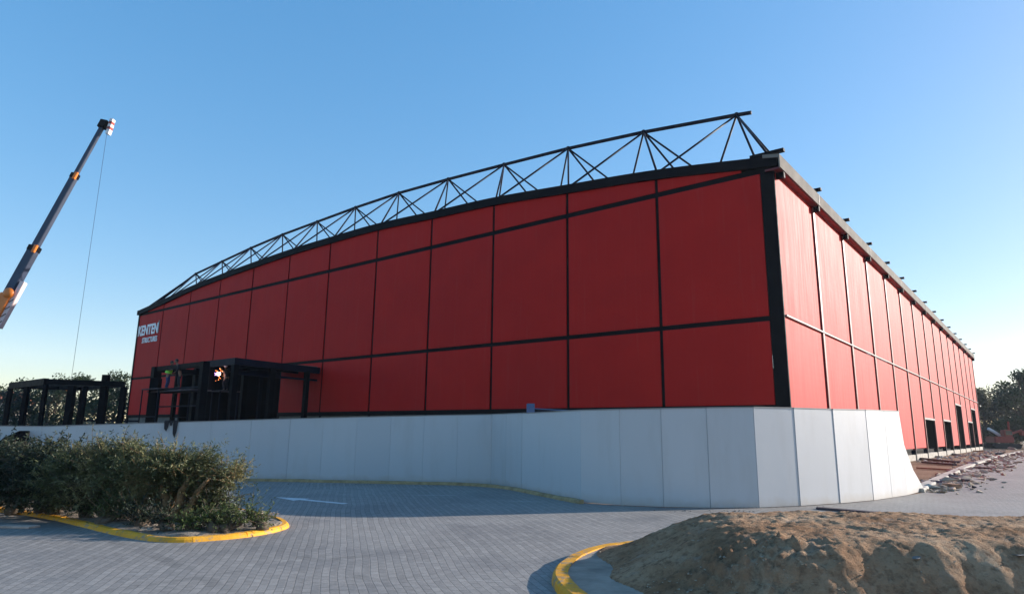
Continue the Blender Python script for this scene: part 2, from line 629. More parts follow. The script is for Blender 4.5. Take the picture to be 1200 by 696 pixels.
# inner offset soil surface, triangulated as fan strip between front and back halves
cen = [V((-5.2, 12.4, 0.14)), V((-7, 13.0, 0.18)), V((-10, 14.9, 0.2)), V((-16, 17.2, 0.2))]
pp = []
for i, p in enumerate(PL):
    d = (PL[min(i + 1, len(PL) - 1)] - PL[max(i - 1, 0)]).normalized()
    pp.append(V((p.x - d.y * 0.11, p.y + d.x * 0.11, 0.066)))
m.add(pp, [tuple(range(len(pp)))])
soil = m.build('planting_bed', SOIL)
bm = bmesh.new()
bm.from_mesh(soil.data)
bmesh.ops.triangulate(bm, faces=bm.faces)
for _ in range(5):
    bmesh.ops.subdivide_edges(bm, edges=[e for e in bm.edges if e.calc_length() > 0.35], cuts=1)
    bmesh.ops.triangulate(bm, faces=bm.faces)
for v in bm.verts:
    if not v.is_boundary:
        v.co.z += 0.03 + 0.07 * noise.noise(v.co * 1.1) + 0.03 * noise.noise(v.co * 4)
bm.to_mesh(soil.data)
bm.free()
tag(soil, kind='structure')

islR = [V((12.5, 12.0, 0)), V((6, 11.9, 0)), V((3.2, 11.6, 0))] + [G(x, y) for x, y in [(725, 642), (700, 646), (676, 654), (658, 663), (647, 675), (646, 688)]] + [V((0.62, 7.2, 0)), V((0.95, 6.2, 0)), V((1.9, 5.3, 0)), V((4, 4.8, 0)), V((12.5, 4.6, 0))]
# kerb lies to the left of travel = inside the island
PR, _k2 = kerb('kerb', islR, 0.2, 0.11, YELLOW, 'yellow painted kerb curving round the end of the sandy dirt mound')
m = MB()
pp = []
for i, p in enumerate(PR):
    d = (PR[min(i + 1, len(PR) - 1)] - PR[max(i - 1, 0)]).normalized()
    pp.append(V((p.x - d.y * 0.17, p.y + d.x * 0.17, 0.10)))
m.add(pp, [tuple(range(len(pp)))])
slab = tag(m.build('island_slab', simple('dusty_concrete', (0.27, 0.23, 0.185), 0.95, 0, 0.35, 2.5, .4)), kind='structure')

# thin kerb at the foot of the hoarding
kp = [G(280, 563.5), G(335, 564.5), G(455, 567), G(575, 569.5), G(632, 581), G(678, 590.5)]
kk, _ = kerb('kerb', kp, 0.14, 0.09, simple('sandy_kerb', (0.34, 0.24, 0.12), 0.9, 0, 0.35, 4, 0.4), 'low sandy brown kerb along the foot of the white hoarding')
# pale kerb edge between paving and building strip
kk, _ = kerb('kerb', [G(1084, 577), G(1100, 567), G(1120, 556), G(1146, 544), G(1170, 536), G(1200, 529)], 0.35, 0.12, CONC, 'pale concrete kerb edging the dirt strip beside the red building')


# ------------------------------------------------------------------ dirt mound
def mound():
    x0, x1, y0, y1, st = 0.75, 10.5, 5.3, 10.9, 0.03
    nx, ny = int((x1 - x0) / st), int((y1 - y0) / st)
    vs, fs = [], []

    def sm(t):
        t = max(0, min(1, t))
        return t * t * (3 - 2 * t)
    for j in range(ny + 1):
        for i in range(nx + 1):
            x, y = x0 + i * st, y0 + j * st
            p = V((x, y, 0))
            wob = 0.10 * noise.noise(V((x * 0.9, 3.1, 0))) + 0.08 * noise.noise(V((x * 3.1, 1.7, 4)))
            yf = 6.35 + wob + 0.45 * (1 - sm((x - 1.2) / 1.6))
            front = sm((y - yf) / 0.85) ** 0.8
            # undercut ledge near the foot
            foot = sm((y - (yf - 0.35)) / 0.18) * 0.14
            bk = sm((10.6 + 0.2 * noise.noise(V((x, 9, 0))) - y) / 1.5)
            edge = 1.3 + 0.12 * noise.noise(V((0, y * 1.3, 2))) + 0.35 * max(0, (8.2 - y)) * 0.5
            lf = sm((x - edge + 0.15) / 1.75) ** 0.75
            H = 0.61 + 0.035 * noise.noise(V((x * 0.5, y * 0.6, 5))) + 0.035 * (y - 7.2) / 2
            top = H * front * bk * lf
            h = max(top, foot * min(1, bk * 3) * min(1, lf * 2.2))
            k = min(1.0, h / 0.2)
            slope = 1 - abs(2 * front - 1)
            # erosion gullies down the front
            gul = noise.noise(V((x * 3.2, y * 0.7, 8))) + 0.5 * noise.noise(V((x * 7.5, y * 1.4, 3)))
            h += k * slope * 0.03 * gul
            h += k * (0.025 * noise.noise(p * 3.5) + 0.020 * noise.noise(p * 9) + 0.014 * noise.noise(p * 21) + 0.007 * noise.noise(p * 43) - 0.03 * max(0, .12 - noise.voronoi(p * 4.1)[0][1] + noise.voronoi(p * 4.1)[0][0]) * slope)
            # clods of broken crust on the left shoulder
            cl = math.exp(-(((x - 2.15) / 0.55) ** 2 + ((y - 7.15) / 0.55) ** 2)) + 0.6 * math.exp(-(((x - 3.0) / 0.35) ** 2 + ((y - 7.2) / 0.4) ** 2))
            if cl > 0.03:
                c1 = noise.voronoi(p * 6.5)[0]
                c2 = noise.voronoi(p * 13)[0]
                h += cl * k * (0.20 * (0.45 - c1[0]) + 0.09 * (0.45 - c2[0]) + 0.03 * noise.noise(p * 30))
            vs.append((x + 0.03 * noise.noise(p * 5) * k, y, 0.095 + h - (0.02 if h < 0.02 else 0)))
    for j in range(ny):
        for i in range(nx):
            a = j * (nx + 1) + i
            if max(vs[a][2], vs[a + 1][2], vs[a + nx + 1][2], vs[a + nx + 2][2]) > 0.09:
                fs.append((a, a + 1, a + nx + 2, a + nx + 1))
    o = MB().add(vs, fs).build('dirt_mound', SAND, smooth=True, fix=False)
    return tag(o, 'long sandy dirt mound with crumbling sides inside the yellow kerb', 'dirt mound')


mound()

# clods and pebbles scattered on and round the mound
random.seed(21)


def hull_rock(m, c, r, sq, rnd):
    bm = bmesh.new()
    for _ in range(rnd.choice((8, 10, 12))):
        v = V((rnd.gauss(0, 1), rnd.gauss(0, 1), rnd.gauss(0, 1))).normalized() * r * rnd.uniform(.75, 1.15)
        bm.verts.new((v.x * sq[0], v.y * sq[1], v.z * sq[2]))
    bmesh.ops.convex_hull(bm, input=bm.verts)
    bm.verts.index_update()
    a = rnd.uniform(0, 6.28)
    ca, sa = cos(a), sin(a)
    vs = [V(c) + V((v.co.x * ca - v.co.y * sa, v.co.x * sa + v.co.y * ca, v.co.z)) for v in bm.verts]
    fs = [tuple(v.index for v in f.verts) for f in bm.faces]
    bm.free()
    m.add(vs, fs)


def rock_mesh(r, seed):
    rnd = random.Random(seed)
    m = MB()
    hull_rock(m, (0, 0, 0), r, (rnd.uniform(.9, 1.5), rnd.uniform(.6, 1.0), rnd.uniform(.3, .6)), rnd)
    return m


def scatter_rocks(name, pts, mat, kind_label=None):
    m = MB()
    for (p, r) in pts:
        hull_rock(m, V(p) + V((0, 0, r * 0.25)), r, (random.uniform(.8, 1.7), random.uniform(.5, 1.1), random.uniform(.25, .7)), random)
    o = m.build(name, mat)
    return tag(o, kind='stuff')


# ------------------------------------------------------------------ painted arrow on the paving
a0, a1 = G(405, 590.3), G(323, 582.6)
d = (a1 - a0).normalized()
nn = V((-d.y, d.x, 0))
L = (a1 - a0).length
m = MB()
z = V((0, 0, 0.009))
m.add([a0 + nn * .09 + z, a0 - nn * .09 + z, a0 + d * L * .6 - nn * .09 + z, a0 + d * L * .6 + nn * .09 + z], [(0, 1, 2, 3)])
m.add([a0 + d * (L * .6 + .002) - nn * .28 + z, a1 + z, a0 + d * (L * .6 + .002) + nn * .28 + z], [(0, 1, 2)])
arrow = m.build('road_arrow', simple('worn_white_road_paint', (0.62, 0.62, 0.62), 0.7, 0, 0.25, 5))
tag(arrow, 'white direction arrow painted on the dark shaded paving', 'road marking')

# ------------------------------------------------------------------ hoarding (white site fence)
fence = empty('site_hoarding', FP[6][0], 0, 'long curving white panel hoarding round the building site', 'site fence')
FO = FP[6][0]


def panel(b0, h0, b1, h1, zb=0.015, gap=0.010, name='panel', th=0.05, turn=0.0):
    d = (b1 - b0).normalized()
    nn = V((-d.y, d.x, 0))
    p0 = b0 + d * gap - nn * turn
    p1 = b1 - d * gap + nn * turn
    poly = [p0 + V((0, 0, zb)), p1 + V((0, 0, zb)), p1 + V((0, 0, h1)), p0 + V((0, 0, h0))]
    m = MB().prism([q - FO for q in poly], nn * th)
    o = m.build(name, HOARD, fence, bevel=0.006)
    # steel capping channel along the top edge
    c = MB().bar(p0 + V((0, 0, h0 + .008)) - FO + nn * th / 2, p1 + V((0, 0, h1 + .008)) - FO + nn * th / 2, th + 0.02, 0.03)
    c.build('capping', GREYM, o)
    return o


random.seed(5)
for i in range(len(FP) - 1):
    (b0, h0), (b1, h1) = FP[i], FP[i + 1]
    L = (b1 - b0).length
    k = 1 if i >= 5 else max(1, round(L / 1.2))
    for j in range(k):
        q0, q1 = b0.lerp(b1, j / k), b0.lerp(b1, (j + 1) / k)
        panel(q0, h0 + (h1 - h0) * j / k, q1, h0 + (h1 - h0) * (j + 1) / k, turn=random.uniform(-0.004, 0.006) if i < 5 else random.uniform(-.008, .012), gap=0.0008 if i < 5 else .0018)
# slanting end piece
b1, h1 = FP[-1]
d = (FLARE - b1).normalized()
nn = V((-d.y, d.x, 0))
poly = [b1 + d * .01 + V((0, 0, .015)), FLARE + V((0, 0, .015)), b1.lerp(FLARE, .45) + V((0, 0, .72)), b1.lerp(FLARE, 0.1) + V((0, 0, 1.5)), b1 + d * .01 + V((0, 0, h1 * .97))]
MB().prism([q - FO for q in poly], nn * .05).build('end_panel', HOARD, fence, bevel=.005)['label'] = 'sloping cut end panel'
# props on the hidden side
for i in range(3, len(FP) - 1, 2):
    b, h = FP[i]
    d = (FP[i + 1][0] - FP[i - 1][0]).normalized()
    nn = V((-d.y, d.x, 0))
    mm = MB().bar(b - FO + nn * .12 + V((0, 0, h * .8)), b - FO + nn * 1.3 + V((0, 0, .03)), .06)
    mm.bar(b - FO + nn * .1 + V((0, 0, .0)), b - FO + nn * .1 + V((0, 0, h * .9)), .06)
    mm.build('prop', GREYM, fence)

# ------------------------------------------------------------------ the red building
CX, CY = 11.296, 27.054
RZ = atan2(.777, .629)
HALL = empty('warehouse', (CX, CY, 0), RZ, 'large red panelled hall with black frame lines and curved roof', 'building')
HK = [13.16, 13.895, 14.359, 14.78, 14.983, 15.21, 15.2, 15.12, 14.895, 14.626, 14.243, 13.65, 13.12]
DK = [0.0, 5.50, 10.751, 15.95, 21.15, 26.45, 31.8, 37.05, 42.35, 47.75, 53.163, 58.6, 64.03]
DS = [0.0, 5.95, 11.97, 18.05, 24.1, 30.0, 36.0, 42.0, 48.05, 54.05, 60.0, 66.0, 72.0, 77.95, 83.95, 89.9]
HMID, HRAIL, HSILL = 6.55, 13.118, 2.83
HN = [18.1, 18.702, 19.127, 19.379, 19.601, 19.75, 19.683, 19.496, 19.30, 18.926, 18.42, 17.903]
BACK = 90.0


def arcz(y):
    for i in range(12):
        if y <= DK[i + 1] or i == 11:
            # Catmull-Rom for a smooth arch
            t = (y - DK[i]) / (DK[i + 1] - DK[i])
            p0 = HK[max(i - 1, 0)] if i > 0 else HK[0] * 2 - HK[1]
            p3 = HK[min(i + 2, 12)] if i < 11 else HK[12] * 2 - HK[11]
            p1, p2 = HK[i], HK[i + 1]
            return 0.5 * ((2 * p1) + (-p0 + p2) * t + (2 * p0 - 5 * p1 + 4 * p2 - p3) * t * t + (-p0 + 3 * p1 - 3 * p2 + p3) * t ** 3)


random.seed(3)
# front cladding: each sheet bay is a part
for i in range(12):
    ya, yb = DK[i] + .085, DK[i + 1] - .085
    if i == 0:
        ya = .53
    if i == 11:
        yb = DK[12] - .12
    j = random.uniform(-.006, .006)
    for row, (za, zb) in enumerate([(HSILL + .13, HMID - .11), (HMID + .11, HRAIL - .13)]):
        if row == 0 and i in (7, 8, 9):
            continue
        MB().prism([(-.05 + j, ya, za), (-.05 + j, yb, za), (-.05 + j, yb, zb), (-.05 + j, ya, zb)], (.07, 0, 0)).build('wall_panel', RED, HALL, bevel=.008)
    z0 = HRAIL + .13
    pts = []
    N = 6
    top = []
    for k in range(N + 1):
        y = ya + (yb - ya) * k / N
        z = arcz(y) + .02
        if z > z0 + .02:
            top.append((y, z))
    if len(top) >= 2:
        poly = [(-.05 + j, top[0][0], z0), (-.05 + j, top[-1][0], z0)] + [(-.05 + j, y, z) for y, z in reversed(top)]
        MB().prism(poly, (.07, 0, 0)).build('gable_panel', RED, HALL, bevel=.006)

# black mullions and rails of the front
for i in range(1, 12):
    y = DK[i]
    z0 = 0.0 if i in (7, 8, 9, 10) else 0.0
    w = .19
    MB().box(.0, .18, y - w / 2, y + w / 2, 0, arcz(y) + .2).build('mullion', BLACK, HALL)
MB().box(-.08, .055, -.085, .50, 0, HK[0] + .35).build('corner_column', BLACK, HALL, bevel=.01)
MB().box(-.10, .22, DK[12] - .12, DK[12] + .15, 0, HK[12] + .3).build('corner_column', BLACK, HALL, bevel=.01)
MB().box(-.012, .16, .51, DK[12] - .12, HMID - .105, HMID + .105).build('rail', BLACK, HALL)
MB().box(-.014, .158, .51, DK[12] - .12, HRAIL - .125, HRAIL + .125).build('rail', BLACK, HALL)
MB().box(-.06, .162, .51, DK[7], HSILL - .14, HSILL + .125).build('rail', BLACK, HALL)
MB().box(-.06, .162, DK[10], DK[12] - .12, HSILL - .14, HSILL + .125).build('rail', BLACK, HALL)
MB().box(.04, .14, .51, DK[7] - .1, 0, HSILL - .14).build('plinth', DCONC, HALL)
MB().box(.04, .14, DK[10] + .1, DK[12] - .12, 0, HSILL - .14).build('plinth', DCONC, HALL)


def archstrip(x0, x1, za, zb, ys, name, mat, ext=(0, 0)):
    vs, fs = [], []
    for y in ys:
        z = arcz(min(max(y, 0), DK[12]))
        vs += [(x0, y, z + za), (x1, y, z + za), (x1, y, z + zb), (x0, y, z + zb)]
    for i in range(len(ys) - 1):
        a = i * 4
        for p, q in ((0, 1), (1, 2), (2, 3), (3, 0)):
            fs.append((a + p, a + q, a + 4 + q, a + 4 + p))
    fs.append((0, 1, 2, 3))
    e = (len(ys) - 1) * 4
    fs.append((e, e + 3, e + 2, e + 1))
    return MB().add(vs, fs).build(name, mat, HALL)


YS = [-.3] + [DK[12] * k / 96 for k in range(97)] + [DK[12] + .35]
archstrip(-.22, .30, .0, .47, YS, 'eaves_beam', BLACK)
archstrip(.31, BACK, .15, .30, [DK[12] * k / 48 for k in range(49)], 'roof', GREYM)

# side wall cladding
DOORS = {6: 3.3, 8: 3.4, 10: 5.4, 12: 3.7, 13: 5.5}
for k in range(15):
    xa, xb = DS[k] + .05, DS[k + 1] - .05
    if k == 0:
        xa = .07
    j = random.uniform(-.006, .006)
    MB().prism([(xa, -.05 + j, HMID + .12), (xb, -.05 + j, HMID + .12), (xb, -.05 + j, 12.98), (xa, -.05 + j, 12.98)], (0, .08, 0)).build('wall_panel', RED, HALL, bevel=.008)
    zb = .86
    if k == 0:
        zb = 2.75
        MB().box(xa, xb, -.09, .03, .5, 2.74).build('base_panel', WHITE, HALL)
    if k in DOORS:
        zb = DOORS[k]
        fr = MB().box(xa, xb, -.13, -.055, zb - .16, zb - .003)
        fr.build('door_lintel', GREYM, HALL)
        MB().box(xa, xa + .14, -.06, .1, .3, zb - .17).build('door_jamb', BLACK, HALL)
        MB().box(xb - .14, xb, -.06, .1, .3, zb - .17).build('door_jamb', BLACK, HALL)
    MB().prism([(xa, -.05 + j, zb), (xb, -.05 + j, zb), (xb, -.05 + j, HMID + .04), (xa, -.05 + j, HMID + .04)], (0, .08, 0)).build('wall_panel', RED, HALL, bevel=.008)
for k in range(1, 16):
    x = DS[k] if k < 15 else DS[k] - .05
    MB().box(x - .13, x + .13, -.13, .10, .75, 12.98).build('joint_cover', MAROON, HALL)
    MB().box(x - .14, x + .14, -.10, .20, 0, .745).build('column_foot', DARK, HALL)
MB().box(.08, DS[15], -.16, -.056, HMID + .045, HMID + .115).build('trim_strip', GREYM, HALL)
# concrete strip footing under the panels
MB().box(.3, DS[15], -.06, .3, 0, .42).build('footing', CONC, HALL, bevel=.02)
# fascia + soffit with brackets, and purlin ends
fa = MB().prism([(-.27, -.42, 13.02), (-.27, -.42, 13.62), (-.27, .3, 13.75), (-.27, .3, 13.6), (-.27, -.36, 13.47), (-.27, -.36, 13.02)], (DS[15] + .4, 0, 0))
fa.build('fascia', FASCIA, HALL)
MB().box(-.2, DS[15] + .1, -.35, .25, 12.99, 13.06).build('soffit', MAROON, HALL)
for k in range(16):
    x = DS[k] + (.35 if k == 0 else 0)
    MB().box(x - .09, x + .09, -.40, -.06, 12.72, 12.985).build('bracket', BLACK, HALL)
    x = DS[k]
    MB().box(x - .11, x + .11, -.56, .9, 13.78, 13.92).build('purlin_end', BLACK, HALL)
for k in range(0, 15, 2):
    x = DS[k + 1]
    MB().box(x - .03, x + .03, -.435, -.425, 13.03, 13.6).build('fascia_joint', GREYM, HALL)
# hidden walls, coloured black to paint in the darkness of the interior
MB().box(BACK - .2, BACK, .2, DK[12], 0, 13.1).build('rear_wall', BLACK, HALL)
MB().box(.3, BACK, DK[12] - .1, DK[12] + .1, 0, 13.1).build('far_wall', BLACK, HALL)
MB().box(.4, BACK - .3, .4, DK[12] - .2, .05, .12).build('hall_floor', DCONC, HALL)
# interior columns seen dimly through the entrance
for y in (38, 44, 50):
    MB().box(5.9, 6.2, y, y + .3, .12, 13.0).build('inner_column', DARK, HALL)

# roof truss: pyramid frame with a top chord along the arch
SB = 3.95
nodes = [V((SB, (DK[k] + DK[k + 1]) / 2, HN[k])) for k in range(12)]
tm = MB()
chord = [nodes[0] - V((0, .75, .10))] + nodes + [V((0.4, DK[12] - .2, HK[12] + .45))]
tm.tube(chord, .11, 8)
TR = tm.build('roof_truss', DARK, HALL, smooth=True)
for k, nd in enumerate(nodes):
    f0 = V((.1, DK[k], arcz(DK[k]) + .42))
    f1 = V((.1, DK[k + 1], arcz(DK[k + 1]) + .42))
    r0 = V((6.0, DK[k], arcz(DK[k]) + .3))
    r1 = V((6.0, DK[k + 1], arcz(DK[k + 1]) + .3))
    ends = [f0, f1, r0, r1]
    if k > 0:
        ym = DK[k - 1] + .6 * (DK[k] - DK[k - 1])
        ends.append(V((6.0, ym, arcz(ym) + .3)))
    else:
        ends.append(V((3.0, 1.2, arcz(1.2) + .3)))
    for e in ends:
        MB().tube([nd, e], .058, 6).build('diagonal', DARK, TR, smooth=True)
    MB().ball(nd, .15, 8, 6).build('node', DARK, TR, smooth=True)
for k in range(12):
    f0 = V((6.0, DK[k], arcz(DK[k]) + .36))
    f1 = V((6.0, DK[k + 1], arcz(DK[k + 1]) + .36))
    MB().tube([f0, f1], .08, 6).build('lower_chord', DARK, TR)


# sign on the front
def text_mesh(name, s, size, mat, parent, x, yl, z, width=None, bold=0.02):
    cu = bpy.data.curves.new(name, 'FONT')
    cu.body = s
    cu.size = size
    cu.offset = bold
    cu.extrude = .02
    o = bpy.data.objects.new(name, cu)
    col.objects.link(o)
    bpy.context.view_layer.update()
    me = bpy.data.meshes.new_from_object(o.evaluated_get(bpy.context.evaluated_depsgraph_get()))
    bpy.data.objects.remove(o)
    xs = [v.co.x for v in me.vertices]
    ys = [v.co.y for v in me.vertices]
    sx = (width / (max(xs) - min(xs))) if width else 1
    x0 = min(xs)
    h = max(ys) - min(ys)
    sy = size / h
    # map: text x -> wall -Y direction, text y -> Z, depth -> -X
    for v in me.vertices:
        tx, ty, tz = (v.co.x - x0) * sx, (v.co.y - min(ys)) * sy, v.co.z
        v.co = V((x - tz, yl - tx, z + ty))
    me.materials.clear()
    me.materials.append(mat)
    ob = bpy.data.objects.new(name, me)
    col.objects.link(ob)
    ob.parent = parent
    return ob


SIGNM = simple('white_sign_letters', (0.90, 0.90, 0.92), 0.5, 0, 0.05, 2)
text_mesh('sign_lettering', 'KENTEN', 1.05, SIGNM, HALL, -.10, 63.75, 10.85, 4.5, .035)
text_mesh('sign_lettering', 'STRUCTURES', .55, SIGNM, HALL, -.10, 62.6, 10.05, 3.4, .01)
MB().box(-.10, -.07, 59.1, 59.3, 10.9, 12.1).build('sign_edge', GREYM, HALL)

# ------------------------------------------------------------------ entrance canopy frame in front of the hall
CAN = empty('entrance_canopy', (CX, CY, 0), RZ, 'unfinished dark steel entrance canopy standing out from the red front wall', 'canopy')
ya, yb, xo = 31.9, 36.9, -6.5      # right edge, left edge, outer edge
zt = 5.95


def cbar(a, b, w, h=None, name='beam', mat=DARK):
    return MB().bar(a, b, w, h).build(name, mat, CAN)


cbar((xo, ya, zt), (-.25, ya, zt - .12), .25, .42)
cbar((xo, ya - .12, zt + .002), (xo, yb + .12, zt + .002), .25, .42)
cbar((xo, yb, zt), (-.25, yb, zt - .12), .25, .40)
cbar((xo / 2, ya + .14, zt), (xo / 2, yb - .14, zt), .16, .3)
cbar((xo + .2, (ya + yb) / 2, zt - .01), (-.3, (ya + yb) / 2, zt - .11), .16, .24)
cbar((xo + .2, ya + .1, zt - .75), (-.3, ya + .1, zt - .8), .12, .14)
MB().box(xo + .13, -.3, ya + .13, yb - .13, zt + .12, zt + .17).build('canopy_deck', DCONC, CAN)
for (x, y, w) in ((xo, ya, .34), (xo, yb, .36), (-3.9, ya, .34), (-1.2, ya, .30), (xo, (ya + yb) / 2 + .6, .28), (-3.0, yb, .34)):
    MB().box(x - w / 2, x + w / 2, y - w / 2, y + w / 2, 0, zt - .22).build('post', BLACK, CAN)

# lower side portal to the left of the canopy
POR = empty('portal', AT(184, 430, 43.0), RZ, 'lower black steel portal left of the entrance canopy', 'portal')
pz = POR.location.z
POR.location.z = 0
MB().box(-.24, .24, -.24, .24, 0, pz).build('post', BLACK, POR)
MB().box(.9, 1.1, -.9, -.7, 0, pz).build('post', BLACK, POR)
MB().box(3.6, 4.0, -.2, .2, 0, pz).build('post', BLACK, POR)
MB().box(.25, 5.6, -.15, .15, pz - .32, pz - .001).build('beam', BLACK, POR)
MB().box(-.15, .15, -6.2, -.33, pz - .30, pz - .004).build('beam', BLACK, POR)
MB().box(-.2, .2, -6.6, -6.21, 0, pz).build('post', BLACK, POR)
for zz in (1.6, 3.0, 4.1):
    MB().box(-.04, .04, -6.2, -.33, zz, zz + .08).build('ledger', DARK, POR)
MB().box(-.6, .6, -6.3, -.4, 3.9, 3.98).build('plank', WOODD, POR)

# ------------------------------------------------------------------ open steel frame on the left
PA, PB, PC = AT(54.6, 446.6, 39), AT(146, 450.5, 40.7), AT(13, 452, 43.7)
zt2 = (PA.z + PB.z + PC.z) / 3
fr = empty('pergola', V((PA.x, PA.y, 0)), 0, 'open black steel frame behind the hoarding left of the red hall', 'steel frame')
O = V((PA.x, PA.y, 0))


def fbox(px, Y, w, ztop, name='post', off=0):
    p = AT(px, 447, Y)
    MB().bar(V((p.x, p.y, 0)) - O, V((p.x, p.y, ztop)) - O, w).build(name, BLACK, fr)


A, B, C = V((PA.x, PA.y, zt2)), V((PB.x, PB.y, zt2)), V((PC.x, PC.y, zt2))
D = B + (C - A)
MB().bar(A - O, B - O, .22, .30).build('beam', BLACK, fr)
MB().bar(A - O + (C - A) * .01, C - O, .25, .38).build('beam', BLACK, fr)
MB().bar(C - O + V((.15, 0, -.01)), D - O, .22, .32).build('beam', BLACK, fr)
MB().bar(B - O + (D - B) * .02, D - O - (D - B) * .03, .22, .32).build('beam', BLACK, fr)
for P_, w in ((A, .20), (B, .28), (C, .22), (D, .18)):
    MB().bar(V((P_.x, P_.y, 0)) - O, V((P_.x, P_.y, zt2 - .17)) - O, w).build('post', BLACK, fr)
for t, w, ex in ((.33, .34, -.2), (.5, .18, -.2), (.7, .34, .55)):
    P_ = A.lerp(B, t) + V((0, .35 if ex > 0 else 0, 0))
    MB().bar(V((P_.x, P_.y, 0)) - O, V((P_.x, P_.y, zt2 + ex)) - O, w).build('post', BLACK, fr)
P_ = A.lerp(C, .5)
MB().bar(V((P_.x, P_.y, 0)) - O, V((P_.x, P_.y, zt2 - .19)) - O, .26).build('post', BLACK, fr)
for t in (.33, .66):
    p, q = A.lerp(B, t), C.lerp(D, t)
    MB().bar(p.lerp(q, .05) - O, q.lerp(p, .05) - O, .16, .24).build('joist', BLACK, fr)
P_ = B + V((1.1, 1.5, 0))
MB().bar(V((P_.x, P_.y, 0)) - O, V((P_.x, P_.y, zt2 + .5)) - O, .5).build('post', BLACK, fr)
MB().bar(A - O + V((1.2, 2.0, -2.2)), A - O + V((4.4, 2.4, -2.2)), .1, .1).build('brace', DARK, fr)

# black bin-like box standing in front of the hoarding at far left
pb = AT(11, 540, 21.6)
bx = empty('tool_chest', V((pb.x, pb.y, 0)), .15, 'tall black tool chest with slanted top in front of hoarding at far left', 'chest')
tz = AT(11, 504, 21.6).z
MB().prism([(-.30, -.3, 0), (.32, -.3, 0), (.32, -.3, tz), (-.12, -.3, tz - .22), (-.30, -.3, tz - .42)], (0, .6, 0)).build('body', BLACK, bx, bevel=.02)
MB().box(.06, .2, -.33, -.30, tz * .55, tz * .62).build('handle', GREYM, bx)

# ------------------------------------------------------------------ materials stacked behind the hoarding
p0, p1 = AT(623, 473.5, 22.6), AT(740, 480.0, 20.6)
st = empty('beam_stack', V((p0.x, p0.y, 0)), 0, 'stack of dark blue steel beams just behind the white hoarding', 'steel beams')
dx = p1 - p0
for i in range(3):
    a = V((0, .22 * i, p0.z - .14 - (.0 if i else .0)))
    b = V((dx.x, dx.y + .22 * i, p1.z - .14))
    MB().bar(a, b, .17, .03).build('flange', BLUEP, st)
    MB().bar(a - V((0, 0, .11)), b - V((0, 0, .11)), .03, .19).build('web', DARK, st)
    MB().bar(a - V((0, 0, .22)), b - V((0, 0, .22)), .17, .03).build('flange', BLUEP, st)
MB().box(-.16, .10, -.14, .62, p0.z - .62, p0.z + .02).build('end_plate', BLUEP, st)
for x in (.1, dx.x * .9):
    zz = p0.z - .5 if x < 1 else p1.z - .42
    MB().box(x - .1, x + .1, -.2, .7, 0, zz).build('trestle', WOODD, st)

# ------------------------------------------------------------------ mobile crane
tipY, baseY = 52.0, 47.5
tip = AT(121.5, 146, tipY)
piv = AT(-66, 482, baseY)
CR = empty('mobile_crane', V((piv.x, piv.y, 0)), 0, 'mobile crane with long raised slate blue telescopic boom and orange base section', 'crane')
co = V((piv.x, piv.y, 0))
ax = (tip - piv)
Lb = ax.length
axn = ax.normalized()
view = V((0, 1, 0))
side = axn.cross(view).normalized()   # in-picture perpendicular


def along_px(py):
    # parameter along the boom whose picture height is py
    best = 0
    for k in range(1001):
        P = piv + ax * (k / 1000) - CAM
        y = 348 - FPX * P.dot(UP) / P.dot(_fw)
        if y >= py:
            best = k / 1000
    return best


tA, tB, tC = along_px(345), along_px(292), along_px(207)


def boomsec(t0, t1, w, mat, name='boom_section', d=0.8):
    p, q = piv + ax * t0 - co, piv + ax * t1 - co
    m = MB().bar(p, q, w * d, w, up=side)
    return m.build(name, mat, CR, bevel=.03)


boomsec(0.0, tA, .86, ORANGE, 'base_section')
s1 = boomsec(0.02, tB, .68, CRANEB)
boomsec(tB - .02, tC, .50, CRANEB)
boomsec(tC - .02, 1.0, .34, CRANEB)
sgn = 1 if side.x > 0 else -1
sidx = side * sgn
for t, w in ((tB, .70), (tC, .53)):
    boomsec(t - .008, t + .010, w * 1.05, BLACK, 'collar', .85)
    p = piv + ax * (t + .004) - co + side * (-w * .25)
    pp_ = piv + ax * t - co
    m = MB().bar(pp_ - axn * .3 + sidx * w * .36 - view * .42 * w, pp_ + axn * .35 + sidx * w * .36 - view * .42 * w, .2, .26, up=side)
    m.build('collar_lug', ORANGE, CR, bevel=.03)
# pale lettering board strapped to the orange section
pbd = piv + ax * tA - co + sidx * .60
MB().bar(pbd - axn * 2.6, pbd + axn * 1.2, .4, .34, up=side).build('side_board', PALE, CR, bevel=.02)
for k in range(4):
    c = pbd - axn * (2.2 - k * .6) - view * .215
    MB().bar(c - axn * .16 - sidx * .12, c + axn * .16 + sidx * .12, .03, .08, up=view).build('board_mark', BLACK, CR)
MB().ball(piv + ax * tA - co - view * .35 + axn * .1 + sidx * .2, .42, 10, 7, 0, (1, .5, 1)).build('cylinder_eye', ORANGE, CR, smooth=True)
# boom head with sheaves
hd = tip - co
MB().bar(hd - axn * .4, hd + axn * .35, .5, .62, up=side).build('boom_head', BLACK, CR, bevel=.03)
for k, mt in enumerate((WHITE, CREDM, WHITE, CREDM, WHITE)):
    c = hd + sidx * .55 + axn * (.42 - .26 * k) + sidx * .05 * k
    MB().bar(c - view * .2, c + view * .2, .26, .42, up=axn).build('sheave_guard', mt, CR)
